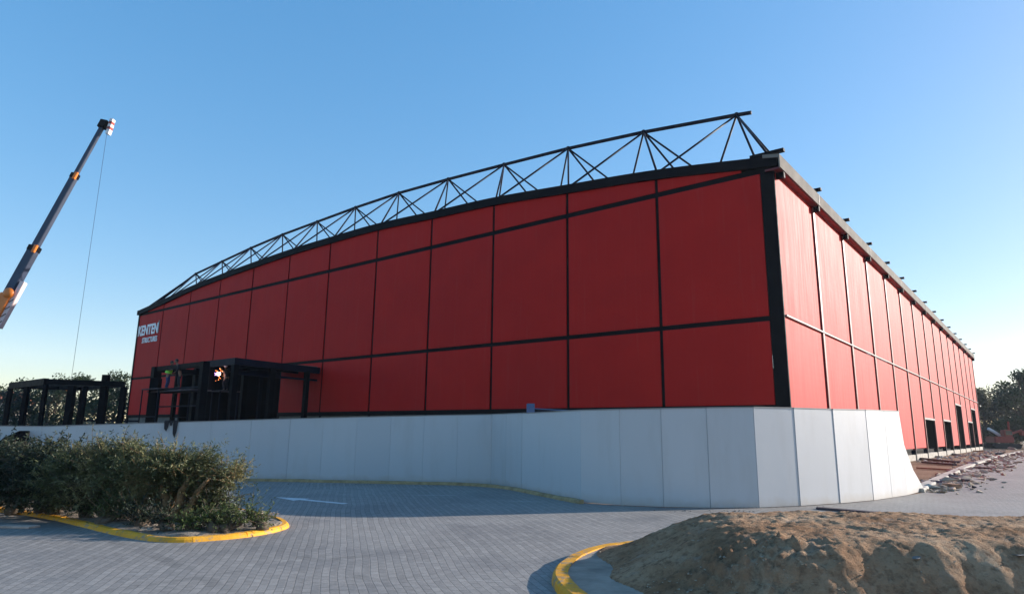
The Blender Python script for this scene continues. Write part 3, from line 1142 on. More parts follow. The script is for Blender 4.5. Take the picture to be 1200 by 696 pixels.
# hoist rope and hook
rp = hd + sidx * .62 - axn * .7
hz = AT(72, 446, tipY).z
MB().tube([rp, V((rp.x, rp.y, hz))], .013, 5).build('hoist_rope', DARK, CR)
MB().box(rp.x - .25, rp.x + .25, rp.y - .15, rp.y + .15, hz - .8, hz).build('hook_block', ORANGE, CR, bevel=.04)
MB().tube([(rp.x, rp.y, hz - .8), (rp.x, rp.y, hz - 1.05), (rp.x + .15, rp.y, hz - 1.25), (rp.x, rp.y, hz - 1.42), (rp.x - .15, rp.y, hz - 1.3)], .05, 6).build('hook', BLACK, CR)
# carrier (mostly outside the frame, behind the hoarding)
z0 = 0
MB().box(-8, 5, -1.3, 1.3, 1.0, 1.75).build('chassis', ORANGE, CR, bevel=.05)
MB().box(-8.0, -5.9, -1.25, 1.25, 1.76, 3.1).build('cab', ORANGE, CR, bevel=.15)
MB().box(-8.04, -8.0, -1.0, 1.0, 2.1, 2.9).build('windscreen', GLASS, CR)
MB().box(-2.2, 1.4, -1.2, 1.2, 1.76, 2.9).build('superstructure', ORANGE, CR, bevel=.08)
MB().box(-.2, 1.4, -1.35, -1.205, 2.0, 3.4).build('operator_cab', GLASS, CR, bevel=.05)
for x in (-6.8, -5.2, -1.5, .2, 2.2, 3.8):
    for y in (-1.25, 1.25):
        w = MB().tube([(x, y - .2, .6), (x, y + .2, .6)], .6, 18).build('wheel', RUBBER, CR, bevel=.03)
        MB().tube([(x, y - .22, .6), (x, y + .22, .6)], .28, 12).build('rim', GREYM, w)
MB().tube([V((-.4, 0, 2.0)), piv + ax * .22 - co - V((0, 0, .5))], .2, 10).build('luffing_cylinder', GREYM, CR, smooth=True)


# ------------------------------------------------------------------ foliage
def leaf(m, p, d, u, ln, w):
    s_ = d.cross(u)
    if s_.length < 1e-4:
        return
    s_.normalize()
    m.add([p, p + d * ln * .5 + s_ * w * .5, p + d * ln, p + d * ln * .5 - s_ * w * .5], [(0, 1, 2, 3)])


def rdir(rnd, up=0.0):
    while True:
        v = V((rnd.uniform(-1, 1), rnd.uniform(-1, 1), rnd.uniform(-1, 1)))
        if .1 < v.length < 1:
            v.normalize()
            v.z += up
            return v.normalized()


def shrub(name, base, lobes, ntw, leaf_l, leaf_w, mat, barkm, label, cat='bush', seed=1, trunks=3, group=None, nleaf=26, droop=-.15):
    """lobes: list of (centre offset, radii).  Twigs end inside the lobes, each carries leaves."""
    rnd = random.Random(seed)
    root = empty(name, base, 0, label, cat, group)
    b = MB()
    lm = MB()
    starts = []
    for k in range(trunks):
        a = rnd.uniform(0, 2 * pi)
        starts.append(V((.18 * cos(a), .18 * sin(a), -.05)))
    tot = sum(l[1][0] * l[1][1] * l[1][2] for l in lobes) ** 1
    for c, r in lobes:
        share = (r[0] * r[1] * r[2]) / tot
        nt = int(ntw * share)
        c = V(c)
        s0 = rnd.choice(starts)
        knee = s0.lerp(c, .5) + V((rnd.uniform(-.1, .1), rnd.uniform(-.1, .1), -.05))
        R0 = .05 + .10 * share
        b.tube([s0, knee, c - V((0, 0, r[2] * .3)), c + V((0, 0, r[2] * .2))], [R0, R0 * .7, R0 * .45, R0 * .2], 7)
        for _ in range(nt):
            dd = rdir(rnd, .12)
            q = rnd.random() ** .45
            # lumpy outline
            bump = 1 + .62 * noise.noise(dd * 2.3 + c * 3 + V((seed, 0, 0))) + .22 * noise.noise(dd * 6 + c)
            e = c + V((dd.x * r[0], dd.y * r[1], dd.z * r[2])) * q * bump
            if e.z < .03:
                e.z = rnd.uniform(.03, .15)
            st_ = c.lerp(e, .35 + .2 * rnd.random())
            tl = .22 + .38 * rnd.random() ** 2 + (.18 if q > .85 else 0)
            td = ((e - c).normalized() * .9 + V((0, 0, .45)) + rdir(rnd) * .55).normalized()
            p0_, p1_ = e - td * tl * .5, e + td * tl * .5
            if p0_.z < 0.02:
                continue
            if rnd.random() < .35:
                b.tube([st_, p0_, p1_], [.010, .006, .003], 4, False)
            for i in range(nleaf):
                t = rnd.random()
                p = p0_.lerp(p1_, t)
                ld = (td * .6 + rdir(rnd) + V((0, 0, droop))).normalized()
                leaf(lm, p, ld, rdir(rnd), leaf_l * rnd.uniform(.6, 1.25), leaf_w * rnd.uniform(.7, 1.2))
    b.build('branches', barkm, root, smooth=True)
    lm.build('foliage', mat, root, fix=False)
    return root


# olive bushes in the bed (clump)
b0 = AT(201, 600, 12.5)
shrub('olive_bush', V((b0.x, b0.y, .12)), [((-.25, 0, 1.12), (.72, .6, .42)), ((.35, .05, 1.08), (.6, .5, .38)), ((.95, .1, .92), (.45, .4, .30)), ((-.75, .1, .85), (.6, .5, .45)), ((.05, -.1, .8), (.55, .45, .3)), ((1.12, .1, 1.1), (.22, .25, .18)), ((-.1, .4, .55), (.7, .4, .45)), ((-.7, -.25, .35), (.5, .35, .33)), ((.75, -.05, .45), (.45, .3, .35))],
      1500, .085, .019, OLIVE, BARK, 'grey green olive bush with tan gnarled trunk nearest the right end of the bed', seed=11, trunks=4)
# gnarled visible trunk
tk = MB()
for k, (ox, oy, lean) in enumerate(((.12, -.3, .18), (.3, -.25, .28), (-.02, -.2, -.1), (.2, -.1, .02))):
    tk.tube([(ox, oy, -.03), (ox + lean * .2, oy, .16), (ox + lean * .5 + .05, oy + .03, .38), (ox + lean, oy, .62), (ox + lean * 1.6, oy, .9)], [.11, .075, .07, .05, .03], 8)
for v in tk.v:
    v += V((noise.noise(v * 9), noise.noise(v * 9 + V((5, 0, 0))), 0)) * .045
par = [o for o in bpy.data.objects if o.name == 'olive_bush'][0]
par.scale = (.95, .95, .84)
tk.build('trunk', BARK, par, smooth=True)
b1_ = AT(120, 600, 13.0)
shrub('olive_bush', V((b1_.x, b1_.y, .12)), [((0, 0, 1.15), (.85, .6, .48)), ((.55, -.05, .95), (.6, .5, .45)), ((-.6, 0, .95), (.7, .5, .45)), ((.15, -.25, .6), (1.0, .5, .5)), ((0.2, .1, 1.5), (.35, .3, .25)), ((-.5, -.1, .45), (.8, .4, .4))],
      1750, .085, .019, OLIVE, BARKD, 'tallest olive bush with pale sunlit tips in the middle of the bed', seed=23).scale = (1, 1, .83)
b2 = AT(48, 600, 13.5)
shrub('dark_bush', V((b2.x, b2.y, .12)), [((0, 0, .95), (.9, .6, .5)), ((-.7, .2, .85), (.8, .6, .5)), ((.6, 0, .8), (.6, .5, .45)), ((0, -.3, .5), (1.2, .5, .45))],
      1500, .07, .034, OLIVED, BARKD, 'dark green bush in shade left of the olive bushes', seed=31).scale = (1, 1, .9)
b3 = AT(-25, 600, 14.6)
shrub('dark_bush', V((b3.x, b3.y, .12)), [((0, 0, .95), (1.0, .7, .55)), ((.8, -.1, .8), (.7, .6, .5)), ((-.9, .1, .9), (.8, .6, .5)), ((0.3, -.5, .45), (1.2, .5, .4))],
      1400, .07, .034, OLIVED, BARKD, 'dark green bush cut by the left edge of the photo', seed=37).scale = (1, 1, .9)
# small plants at the bed's edge
sp = [(232, 596, 12.4, .34, OLIVED, 'dark round shrublet at the right foot of the olive trunk'), (262, 597, 12.5, .38, OLIVED, 'dark leafy shrublet right of the olive trunk'),
      (296, 617, 11.75, .25, GRASSM, 'bright green tufted plant at the right tip of the bed'), (272, 621, 11.6, .24, GRASSM, 'olive brown low plant beside the bright tuft'),
      (246, 621, 11.55, .22, GRASSM, 'low green plant in the middle of the bed edge'), (218, 625, 11.4, .2, GRASSM, 'low green plant below the tan trunk'),
      (187, 622, 11.6, .22, OLIVED, 'low dark plant left of the trunk by the kerb')]
sp += [(160, 615, 11.9, .26, OLIVED, 'dark scrub plant at the kerb bend below the tallest olive bush'), (128, 608, 12.3, .28, GRASSM, 'low green scrub below the left side of the tallest olive bush'),
       (96, 602, 12.8, .28, OLIVED, 'dark scrub plant under the joint of the olive and dark bushes'), (60, 597, 13.3, .27, OLIVED, 'dark scrub plant below the dark bush near the left edge'),
       (22, 593, 13.8, .26, OLIVED, 'dark scrub plant beside the kerb at the far left edge')]
for i, (px, py, Y, r, mt, lab) in enumerate(sp):
    p = AT(px, py, Y)
    shrub('low_plant', V((p.x, p.y, .12)), [((0, 0, r * .75), (r * 1.2, r * .8, r * .75)), ((r * .6, 0, r * .5), (r * .8, r * .7, r * .5))],
          75, .05, .018, mt, BARKD, lab, 'plant', seed=50 + i, trunks=1, nleaf=22, droop=.2)
# pebbles and litter in the bed
random.seed(4)
pts = []
for _ in range(260):
    t = random.random()
    p = G(165 + 160 * t, 626 - 8 * t + random.uniform(-12, 5))
    pts.append((V((p.x, p.y, .115)), random.uniform(.012, .05)))
for _ in range(50):
    p = G(random.uniform(0, 170), random.uniform(600, 616))
    if p.y > 11.9:
        pts.append((V((p.x, p.y, .12)), random.uniform(.012, .04)))
scatter_rocks('bed_pebbles', pts, simple('bed_stone', (0.27, 0.22, 0.17), 0.95, 0, 0.5, 6, .4))
pts = []
for _ in range(260):
    x = random.gauss(2.3, .6)
    y = random.gauss(6.95, .35)
    pts.append((V((x, y, .45)), 0.0))
# loose stones round the mound, seated on its surface by ray cast
dg = bpy.context.evaluated_depsgraph_get()
bpy.context.view_layer.update()
mo = bpy.data.objects['dirt_mound']
pts2 = []
random.seed(8)
for _ in range(700):
    if random.random() < .22:
        x, y = random.gauss(2.3, .55), random.gauss(7.0, .4)
        r = random.uniform(.006, .024)
    else:
        x, y = random.uniform(1.0, 9.5), random.uniform(6.0, 9.8)
        r = random.uniform(.005, .018)
    ok, loc, nrm, idx = mo.ray_cast(V((x, y, 3)), V((0, 0, -1)))
    if ok:
        pts2.append((loc - V((0, 0, r * .2)), r))
scatter_rocks('mound_clods', pts2, simple('pale_clods', (0.36, 0.28, 0.20), 0.95, 0, 0.35, 9, .5))
# larger embedded slabs on the lip
for i, (x, y, r, lab) in enumerate(((4.05, 6.95, .13, 'flat stone sticking out of the mound lip, leftmost'), (5.15, 7.0, .15, 'dark flat stone on the right part of the mound lip'))):
    ok, loc, nrm, idx = mo.ray_cast(V((x, y, 3)), V((0, 0, -1)))
    rk = rock_mesh(r, i + 60).build('stone', DCONC)
    rk.scale = (1.0, .7, .35)
    rk.location = loc + V((0, 0, -.02))
    tag(rk, lab, 'stone')


# ------------------------------------------------------------------ trees
def tree(name, base, H, cw, mat, label, seed, nclump=26, leaves=90, lsz=.28, group=None, trunk_h=.3, cat='tree', sparse=1.0, barkm=BARKD):
    rnd = random.Random(seed)
    root = empty(name, base, 0, label, cat, group)
    b, lm = MB(), MB()
    top = V((rnd.uniform(-.5, .5), rnd.uniform(-.5, .5), H * .8))
    tr = H * .022 + .05
    b.tube([(0, 0, -.1), (rnd.uniform(-.2, .2), 0, H * trunk_h), top * .65, top], [tr * 1.3, tr, tr * .6, tr * .2], 8)
    for k in range(nclump):
        t = rnd.random()
        zc = H * (trunk_h + (1 - trunk_h) * t)
        prof = (sin(pi * min(1, .18 + .80 * t)) ** .7)
        a = rnd.uniform(0, 2 * pi)
        rr = cw * prof * sqrt(rnd.random())
        c = V((rr * cos(a), rr * sin(a), min(zc, H * .97)))
        at_ = V((0, 0, H * trunk_h)).lerp(top, max(0, min(1, t - .15)))
        b.tube([at_, at_.lerp(c, .6) + V((0, 0, -.2)), c], [tr * .35, tr * .22, tr * .08], 5, False)
        cr = cw * rnd.uniform(.22, .42) * sparse
        for j in range(leaves):
            dd = rdir(rnd, .05)
            p = c + V((dd.x, dd.y, dd.z * .72)) * cr * (rnd.random() ** .4) * (1 + .35 * noise.noise(dd * 3 + c))
            leaf(lm, p, rdir(rnd, .3), rdir(rnd), lsz * rnd.uniform(.6, 1.3), lsz * .5)
    b.build('trunk', barkm, root, smooth=True)
    lm.build('crown', mat, root, fix=False)
    return root


def tree_at(px, py_top, Y, cw, *a, **k):
    t = AT(px, py_top, Y)
    return tree(k.pop('name', 'tree'), V((t.x, t.y, 0)), t.z, cw, *a, **k)


g = 'trees behind the open steel frame'
lt = [(12, 462, 70, 3.2, TREED, 'dark low tree behind the left corner of the steel frame'),
      (34, 447, 74, 3.4, TREEL, 'round green tree poking above the left end of the steel frame'),
      (62, 450, 80, 3.6, TREED, 'dark green tree behind the near corner post of the steel frame'),
      (68, 441, 84, 2.3, TREEL, 'slim tree top showing just above the frame corner'),
      (97, 443, 78, 3.2, TREEL, 'green tree with pointed top behind the middle of the steel frame'),
      (122, 452, 72, 3.6, TREEL, 'olive green tree behind the right bay of the steel frame'),
      (139, 438, 82, 3.2, TREEL, 'bright green tree top beside the left edge of the red hall'),
      (-20, 455, 78, 3.8, TREED, 'dark tree at the far left edge of the photo')]
for i, (px, py, Y, cw, mt, lab) in enumerate(lt):
    tree_at(px, py, Y, cw, mt, lab, 100 + i, group=g, nclump=30, leaves=80, lsz=.34, trunk_h=.12)
g = 'trees beyond the right end of the hall'
rt_ = [(1150, 457, 118, 4.0, PALELEAF, 'thin pale tree against the far corner of the red hall', .7, 16, .22),
       (1163, 474, 126, 5.0, TREED, 'dark low tree between the hall and the tall trees', 1, 30, .12),
       (1178, 456, 122, 6.0, TREED, 'dark rounded tree left of the tallest tree at right', 1, 38, .12),
       (1196, 436, 108, 5.0, TREEL, 'tallest tree at the right edge of the photo with feathery top', .85, 40, .15),
       (1222, 448, 112, 6.0, TREED, 'dark tree just beyond the right edge of the photo', 1, 34, .12)]
for i, (az, D, H_, cw) in enumerate(((47, 150, 10, 6), (52, 140, 9, 6), (57, 128, 10, 6), (63, 118, 9, 6), (70, 112, 10, 6))):
    tree('tree', V((D * sin(radians(az)), D * cos(radians(az)), 0)), H_, cw, TREED, 'dark broad tree standing across the paving far right of the hall', 260 + i, group='trees across the road', nclump=30, leaves=90, lsz=.45, trunk_h=.1)
for i, (px, py, Y, cw, mt, lab, spz, nc, th) in enumerate(rt_):
    tree_at(px, py, Y, cw, mt, lab, 200 + i, group=g, nclump=nc + 8, leaves=170, lsz=.46, trunk_h=th, sparse=spz)
# far tree line
random.seed(77)
m = MB()
rnd = random.Random(9)
for k in range(150):
    a = radians(-75 + 150 * k / 149)
    R = 330 + 60 * rnd.random()
    c = V((R * sin(a), R * cos(a), 0))
    for j in range(90):
        dd = rdir(rnd)
        p = c + V((dd.x * 10, dd.y * 5, abs(dd.z) * (5 + 3 * noise.noise(V((k * .3, 0, 0)))))) * (rnd.random() ** .35)
        leaf(m, p, rdir(rnd, .3), rdir(rnd), 2.6, 1.6)
tag(m.build('far_woods', TREED, fix=False), kind='stuff')

# ------------------------------------------------------------------ far house on the left
hp = AT(-1, 470, 120)
HS = empty('house', V((hp.x, hp.y, 0)), .2, 'small far house with orange tiled roof behind the trees at the left edge', 'house')
hzr = AT(0, 459, 120).z
MB().box(-5, 4, -3, 3, 0, hzr - 2).build('wall', CREAM, HS)
MB().prism([(-5.5, -3.5, hzr - 2), (-5.5, 3.5, hzr - 2), (-5.5, 0, hzr)], (10, 0, 0)).build('roof', TERRA, HS)
for x in (-3.5, -.5, 2.2):
    w = MB().box(x, x + 1.1, -3.06, -3.01, hzr - 4.2, hzr - 2.9).build('window', WHITE, HS)
    MB().box(x + .1, x + 1.0, -3.09, -3.061, hzr - 4.1, hzr - 3.0).build('pane', GLASS, w)

# ------------------------------------------------------------------ rubble, timber and machine on the right
random.seed(12)


def wl(x, y, z=0):
    """hall-local to world"""
    c, s_ = cos(RZ), sin(RZ)
    return V((CX + x * c - y * s_, CY + x * s_ + y * c, z))


pts = []
for _ in range(560):
    t = random.random()
    a = KR[0].lerp(KR[1], 0)
    i = min(int(t * 5), 4)
    p = KR[i].lerp(KR[i + 1], t * 5 - i)
    off = random.gauss(.25, .38) * (1 + t * 1.6)
    dd = (KR[i + 1] - KR[i]).normalized()
    nn = V((dd.y, -dd.x, 0))
    q = p + nn * off
    pts.append((V((q.x, q.y, 0.0)), random.uniform(.04, .16) * (1 + t * .9)))
scatter_rocks('rubble', pts, simple('mixed_rubble', (0.38, 0.29, 0.21), 0.95, 0, 0.6, 1.7, .4))
pts = []
for _ in range(250):
    x = random.uniform(24, 88)
    pts.append((wl(x, -random.uniform(.4, 3.0)), random.uniform(.05, .2)))
scatter_rocks('footing_stones', pts, CONC)

planks = [((1074, 538), (1122, 543), WOODD, .14, 'dark timber beam lying nearest the hoarding end'), ((1082, 543), (1119, 546), WOODD, .12, 'dark timber in front of the longest beam'),
          ((1126, 527.5), (1153, 529.5), WOOD, .1, 'reddish board by the third doorway'), ((1075, 549.5), (1117, 552), WOOD, .08, 'long thin red brown board on the dirt'),
          ((1110, 531), (1124, 534), WOODD, .12, 'short dark offcut left of the reddish board'), ((1142, 549), (1168, 550.5), WOODD, .08, 'thin plank on the paving beyond the kerb'),
          ((1108, 571), (1124, 572.5), WOOD, .12, 'yellowish board lying in front of the nearest rubble'), ((1150, 536), (1172, 538), WHITE, .07, 'pale board on the rubble heap'),
          ((1118, 562), (1134, 565), WOODD, .09, 'grey board leaning on the nearest rubble'), ((1084, 534.5), (1100, 536), WOODD, .1, 'short dark timber beside the wall footing')]
for i, (p, q, mt, th, lab) in enumerate(planks):
    a, b = G(*p), G(*q)
    mm = MB().bar(V((0, 0, 0)), b - a, th * 2.2, th)
    o = mm.build('timber', mt, bevel=.008)
    o.location = a + V((0, 0, th * .5 + .03))
    tag(o, lab, 'timber', 'timbers on the dirt strip')
# chunks with their own silhouettes
random.seed(31)
ch = [(1092, 573, .34), (1098, 568, .28), (1107, 565, .32), (1118, 560, .26), (1131, 553, .38), (1150, 541, .45), (1160, 537, .5), (1172, 533, .55), (1186, 527, .6), (1195, 525, .5), (1139, 545, .35), (1156, 545, .3), (1176, 566, .12), (1141, 572, .12)]
for i, (px, py, r) in enumerate(ch):
    o = rock_mesh(r, 300 + i).build('concrete_chunk', (CONC, WOODD, CONC, DCONC)[i % 4])
    o.location = G(px, py) + V((0, 0, r * .3))
    o.rotation_euler = (random.uniform(-.3, .3), random.uniform(-.3, .3), random.uniform(0, 6))
    tag(o, 'broken concrete chunk lying in the rubble along the pale kerb', 'rubble chunk', 'rubble chunks along the kerb')
# broken strip of debris in front of hoarding
random.seed(14)
pts = []
for _ in range(90):
    t = random.random()
    p = G(957 + 66 * t, 594.5 + 6.5 * t + random.uniform(-.8, .8))
    pts.append((V((p.x, p.y, .004)), random.uniform(.012, .05)))
for _ in range(120):
    t = random.random()
    p = G(300 + 590 * t, 0 + (566 + 4 * t if t < .47 else 598.2) + random.uniform(0, 1.6))
    if t < .46 or t > .75:
        pts.append((V((p.x, p.y, .004)), random.uniform(.008, .03)))
scatter_rocks('loose_debris', pts, DCONC)
# grate strip and small slab marks
a, b = G(958, 596.5), G(1030, 602.5)
o = MB().bar(V((0, 0, 0)), b - a, .22, .05).build('cable_cover', WOODD, bevel=.01)
o.location = a + V((0, 0, .032))
tag(o, 'narrow dark timber strip lying on the paving in front of the white hoarding', 'timber strip')
p = G(20, 618)
o = MB().prism([(-.32, -.1, 0), (.30, -.13, 0), (.36, .08, 0), (-.28, .12, 0)], (0, 0, .035)).build('broken_slab', simple('pinkish_slab', (.45, .33, .27), .9, 0, .3, 5), bevel=.008)
o.location = V((p.x, p.y, .004))
tag(o, 'small pinkish slab lying on the paving left of the yellow kerb', 'slab')

# red excavator beyond the far corner
ep = AT(1174, 517, 104)
EX = empty('excavator', V((ep.x, ep.y, 0)), 0, 'red excavator with pale raised arm working beyond the far corner of the hall', 'excavator')
for s_ in (-1, 1):
    t = MB().prism([(-1.9, s_ * 1.0 - .25, .1), (1.9, s_ * 1.0 - .25, .1), (2.2, s_ * 1.0 - .25, .45), (1.9, s_ * 1.0 - .25, .85), (-1.9, s_ * 1.0 - .25, .85), (-2.2, s_ * 1.0 - .25, .45)], (0, .5, 0)).build('track', RUBBER, EX, bevel=.05)
MB().box(-1.8, 1.2, -1.1, 1.1, .95, 1.9).build('body', CREDM, EX, bevel=.12)
c_ = MB().box(-.2, 1.1, -1.1, -.1, 1.91, 2.9).build('cab', CREDM, EX, bevel=.1)
MB().box(-.05, .95, -1.13, -1.105, 2.1, 2.75).build('window', GLASS, c_)
MB().bar((.9, .5, 1.6), (-1.6, .4, 3.1), .35, .4).build('boom', WHITE, EX, bevel=.04)
MB().bar((1.0, .5, 2.0), (3.6, .4, 2.9), .25, .3).build('arm', CREDM, EX, bevel=.03)
MB().bar((1.6, .5, 1.5), (1.7, .4, 4.2), .2, .25).build('mast', CREDM, EX, bevel=.03)
MB().prism([(3.3, .1, 2.9), (4.0, .1, 2.7), (3.9, .1, 2.0), (3.4, .1, 2.2)], (0, .7, 0)).build('bucket', CREDM, EX, bevel=.03)


# ------------------------------------------------------------------ people
def skin_mesh(name, joints, edges, rad, mat, parent, root=0, sub=1, extra=None):
    me = bpy.data.meshes.new(name)
    me.from_pydata([tuple(j) for j in joints], edges, [])
    o = bpy.data.objects.new(name, me)
    col.objects.link(o)
    sk = o.modifiers.new('skin', 'SKIN')
    for i, v in enumerate(me.skin_vertices[0].data):
        r = rad[i]
        v.radius = (r, r) if not hasattr(r, '__len__') else r
        v.use_root = (i == root)
    ss = o.modifiers.new('sub', 'SUBSURF')
    ss.levels = ss.render_levels = sub
    bpy.context.view_layer.update()
    me2 = bpy.data.meshes.new_from_object(o.evaluated_get(bpy.context.evaluated_depsgraph_get()))
    bpy.data.objects.remove(o)
    if extra:
        bm = bmesh.new()
        bm.from_mesh(me2)
        t = bpy.data.meshes.new('tmp')
        t.from_pydata([tuple(p) for p in extra.v], [], extra.f)
        bm.from_mesh(t)
        bm.to_mesh(me2)
        bm.free()
    me2.materials.clear()
    me2.materials.append(mat)
    for p in me2.polygons:
        p.use_smooth = True
    ob = bpy.data.objects.new(name, me2)
    col.objects.link(ob)
    ob.parent = parent
    return ob


def person(base, rz, label, top, legs, helmet=None, vest=None, lean=0.0, arms=((.35, .35, 1.25), (.35, -.05, 1.2)), scale=1.0, crouch=0.0):
    """local frame: +x forward, y left, z up; base = feet"""
    P = empty('person', base, rz, label, 'person')
    P.scale = (scale,) * 3
    c = crouch
    hip = V((0, 0, .92 - .42 * c))
    ch_ = hip + V((lean * .5, 0, .42))
    nk = ch_ + V((lean * .18, 0, .14))
    hd_ = nk + V((.03 + lean * .1, 0, .10))
    J = [hip, hip + V((lean * .2, 0, .2)), ch_, nk, hd_]
    E = [(0, 1), (1, 2), (2, 3), (3, 4)]
    Rr = [(.15, .12), (.135, .10), (.165, .115), .06, .055]
    hands = MB()
    for s_, tgt in zip((1, -1), arms):
        sh = ch_ + V((0, s_ * .19, .04))
        h_ = V(tgt) + hip - V((0, 0, .92))
        el = sh.lerp(h_, .5) + V((-.05, s_ * .06, -.08))
        i0 = len(J)
        J += [sh, el, h_]
        E += [(2, i0), (i0, i0 + 1), (i0 + 1, i0 + 2)]
        Rr += [.062, .045, .030]
        dr = (h_ - el).normalized()
        sd = dr.cross(V((0, 0, 1))).normalized()
        hands.tube([h_, h_ + dr * .05, h_ + dr * .09], [.028, .04, .032], 7)
        for f in range(4):
            q = h_ + dr * .085 + sd * (f - 1.5) * .019
            ln = (.062, .075, .07, .052)[f]
            hands.tube([q, q + dr * ln * .5, q + dr * ln * .8 + V((0, 0, -.02))], [.010, .009, .006], 5)
        q = h_ + dr * .03 - sd * .035
        hands.tube([q, q - sd * .025 + dr * .03, q - sd * .02 + dr * .06], [.012, .011, .007], 5)
    for s_ in (1, -1):
        i0 = len(J)
        J += [hip + V((0, s_ * .10, -.06)), V((.05 + .35 * c, s_ * .12, .48 - .05 * c)), V((-.03, s_ * .12, .09)), V((.15, s_ * .13, .045))]
        E += [(0, i0), (i0, i0 + 1), (i0 + 1, i0 + 2), (i0 + 2, i0 + 3)]
        Rr += [.095, .068, .05, .045]
    # head with face features
    hc = hd_ + V((.02, 0, .09))
    hands.ball(hc, .105, 14, 10, 0, (.95, .78, 1.12))
    hands.ball(hc + V((.100, 0, -.01)), .018, 6, 4, 0, (1.2, .7, 1.3))
    for s_ in (1, -1):
        hands.ball(hc + V((.088, s_ * .033, .012)), .011, 6, 4)
        hands.ball(hc + V((-.005, s_ * .084, 0)), .026, 6, 5, 0, (.7, .35, 1.1))
    hands.ball(hc + V((.092, 0, -.05)), .014, 6, 4, 0, (.6, 1.8, .4))
    body = skin_mesh('body', J, E, Rr, SKIN, P, 0, 1, hands)
    # clothing shells: slightly fatter copies of torso+arms and legs
    Jt = [hip - V((0, 0, .03))] + J[1:4]
    Et = [(0, 1), (1, 2), (2, 3)]
    Rt = [(.165, .135), (.15, .115), (.18, .13), .072]
    for k in range(2):
        i0 = len(Jt)
        a = 5 + 3 * k
        Jt += [J[a], J[a + 1], J[a + 1].lerp(J[a + 2], .9)]
        Et += [(2, i0), (i0, i0 + 1), (i0 + 1, i0 + 2)]
        Rt += [.075, .058, .044]
    skin_mesh('shirt', Jt, Et, Rt, top, P, 0, 1)
    Jl = [hip + V((0, 0, .04)), hip - V((0, 0, .02))]
    El = [(0, 1)]
    Rl = [(.162, .13), (.165, .135)]
    for k in range(2):
        i0 = len(Jl)
        a = 11 + 4 * k
        Jl += [J[a], J[a + 1], J[a + 2]]
        El += [(1, i0), (i0, i0 + 1), (i0 + 1, i0 + 2)]
        Rl += [.112, .086, .068]
    skin_mesh('trousers', Jl, El, Rl, legs, P, 1, 1)
    for s_ in (1, -1):
        MB().tube([(-.07, s_ * .12, .05), (.05, s_ * .125, .055), (.2, s_ * .13, .04)], [.055, .056, .035], 8).build('boot', RUBBER, P, smooth=True)
    if vest:
        v = MB()
        v.tube([hip + V((0, 0, .08)), hip + V((lean * .25, 0, .25)), ch_ + V((0, 0, .08))], [.20, .195, .205], 12, False)
        v.build('vest', vest, P, smooth=True)
    if helmet:
        MB().ball(hc + V((0, 0, .045)), .135, 14, 8, 0, (1.1, .95, .8)).build('helmet', helmet, P, smooth=True)
    else:
        MB().ball(hc + V((-.018, 0, .03)), .108, 14, 8, 0, (1.0, .86, 1.05)).build('hair', HAIRM, P, smooth=True)
    return P


# worker on the portal plank in lime vest
pz_plank = 3.98
ph = AT(195, 456, 42.0)
dk = ph.z
# his standing board
bd = MB().box(-1.1, 1.1, -.35, .35, -.06, 0)
sb = empty('scaffold_tower', V((ph.x, ph.y, 0)), RZ, 'narrow dark scaffold tower beside the black portal under the workers', 'scaffold')
MB().box(-1.0, 1.0, -1.2, 1.2, ph.z - .06, ph.z).build('platform', WOODD, sb)
for x in (-.95, .95):
    for y in (-1.15, 1.15):
        MB().bar((x, y, 0), (x, y, ph.z - .065), .06).build('standard', DARK, sb)
for zz in (1.2, 2.4):
    for x in (-.95, .95):
        MB().bar((x, -1.1, zz), (x, 1.1, zz), .05).build('ledger', DARK, sb)
person(V((ph.x, ph.y, ph.z)), .2, 'worker in lime green vest and blue trousers reaching up to the steel portal', NAVY, NAVY, vest=HIVIS, helmet=None, arms=((.35, .15, 1.55), (.4, -.1, 1.45)), lean=.15)
p2 = AT(209, 457, 41.0)
person(V((p2.x, p2.y, ph.z)), -2.6, 'worker in dark clothes standing beside the man in the lime vest', DCLOTH, DCLOTH, arms=((.3, .3, 1.0), (.45, -.25, 1.15)), lean=.3)
# welder on a trestle under the canopy
wp = AT(264, 458, 43.6)
tb = empty('welding_trestle', V((wp.x, wp.y, 0)), RZ, 'dark work trestle under the canopy where the welder stands', 'trestle')
MB().box(-.7, .7, -.6, .6, wp.z - .06, wp.z - .002).build('platform', WOODD, tb)
for x in (-.6, .6):
    for y in (-.5, .5):
        MB().bar((x, y, 0), (x, y, wp.z - .065), .07).build('leg', DARK, tb)
person(V((wp.x, wp.y, wp.z)), 2.6, 'welder with pale helmet holding a torch to the glowing canopy joint', DCLOTH, DCLOTH, helmet=WHITE, arms=((.35, .1, 1.35), (.38, -.12, 1.35)), lean=.2, crouch=.15)

# welding flash
wf = AT(256.5, 438, 43.3)
w = empty('welding_flash', wf, 0, 'bright pinkish white welding flash with orange sparks under the canopy', 'welding flash')
MB().ball((0, 0, 0), .10, 9, 7, .3).build('arc_glow', mat_emit('arc_light', (1.0, .78, .92), 9), w)
m = MB()
random.seed(2)
for _ in range(22):
    dd = rdir(random, .2)
    q = dd * random.uniform(.15, .5)
    m.ball(q, random.uniform(.008, .018), 5, 4)
o = m.build('sparks', mat_emit('spark_light', (1.0, .25, .06), 7), w)
o['kind'] = 'stuff'
m = MB()
for k in range(9):
    a = pi + random.uniform(-.35, .35)
    m.tube([(0, 0, 0), (cos(a) * random.uniform(.15, .35), 0, sin(a) * .3)], [.02, .004], 5)
m.build('flare_jet', mat_emit('violet_arc_light', (.65, .35, 1.0), 5), w)

# dark cloth hanging over the hoarding
hp_ = AT(204, 493.5, 23.0)
t = 0
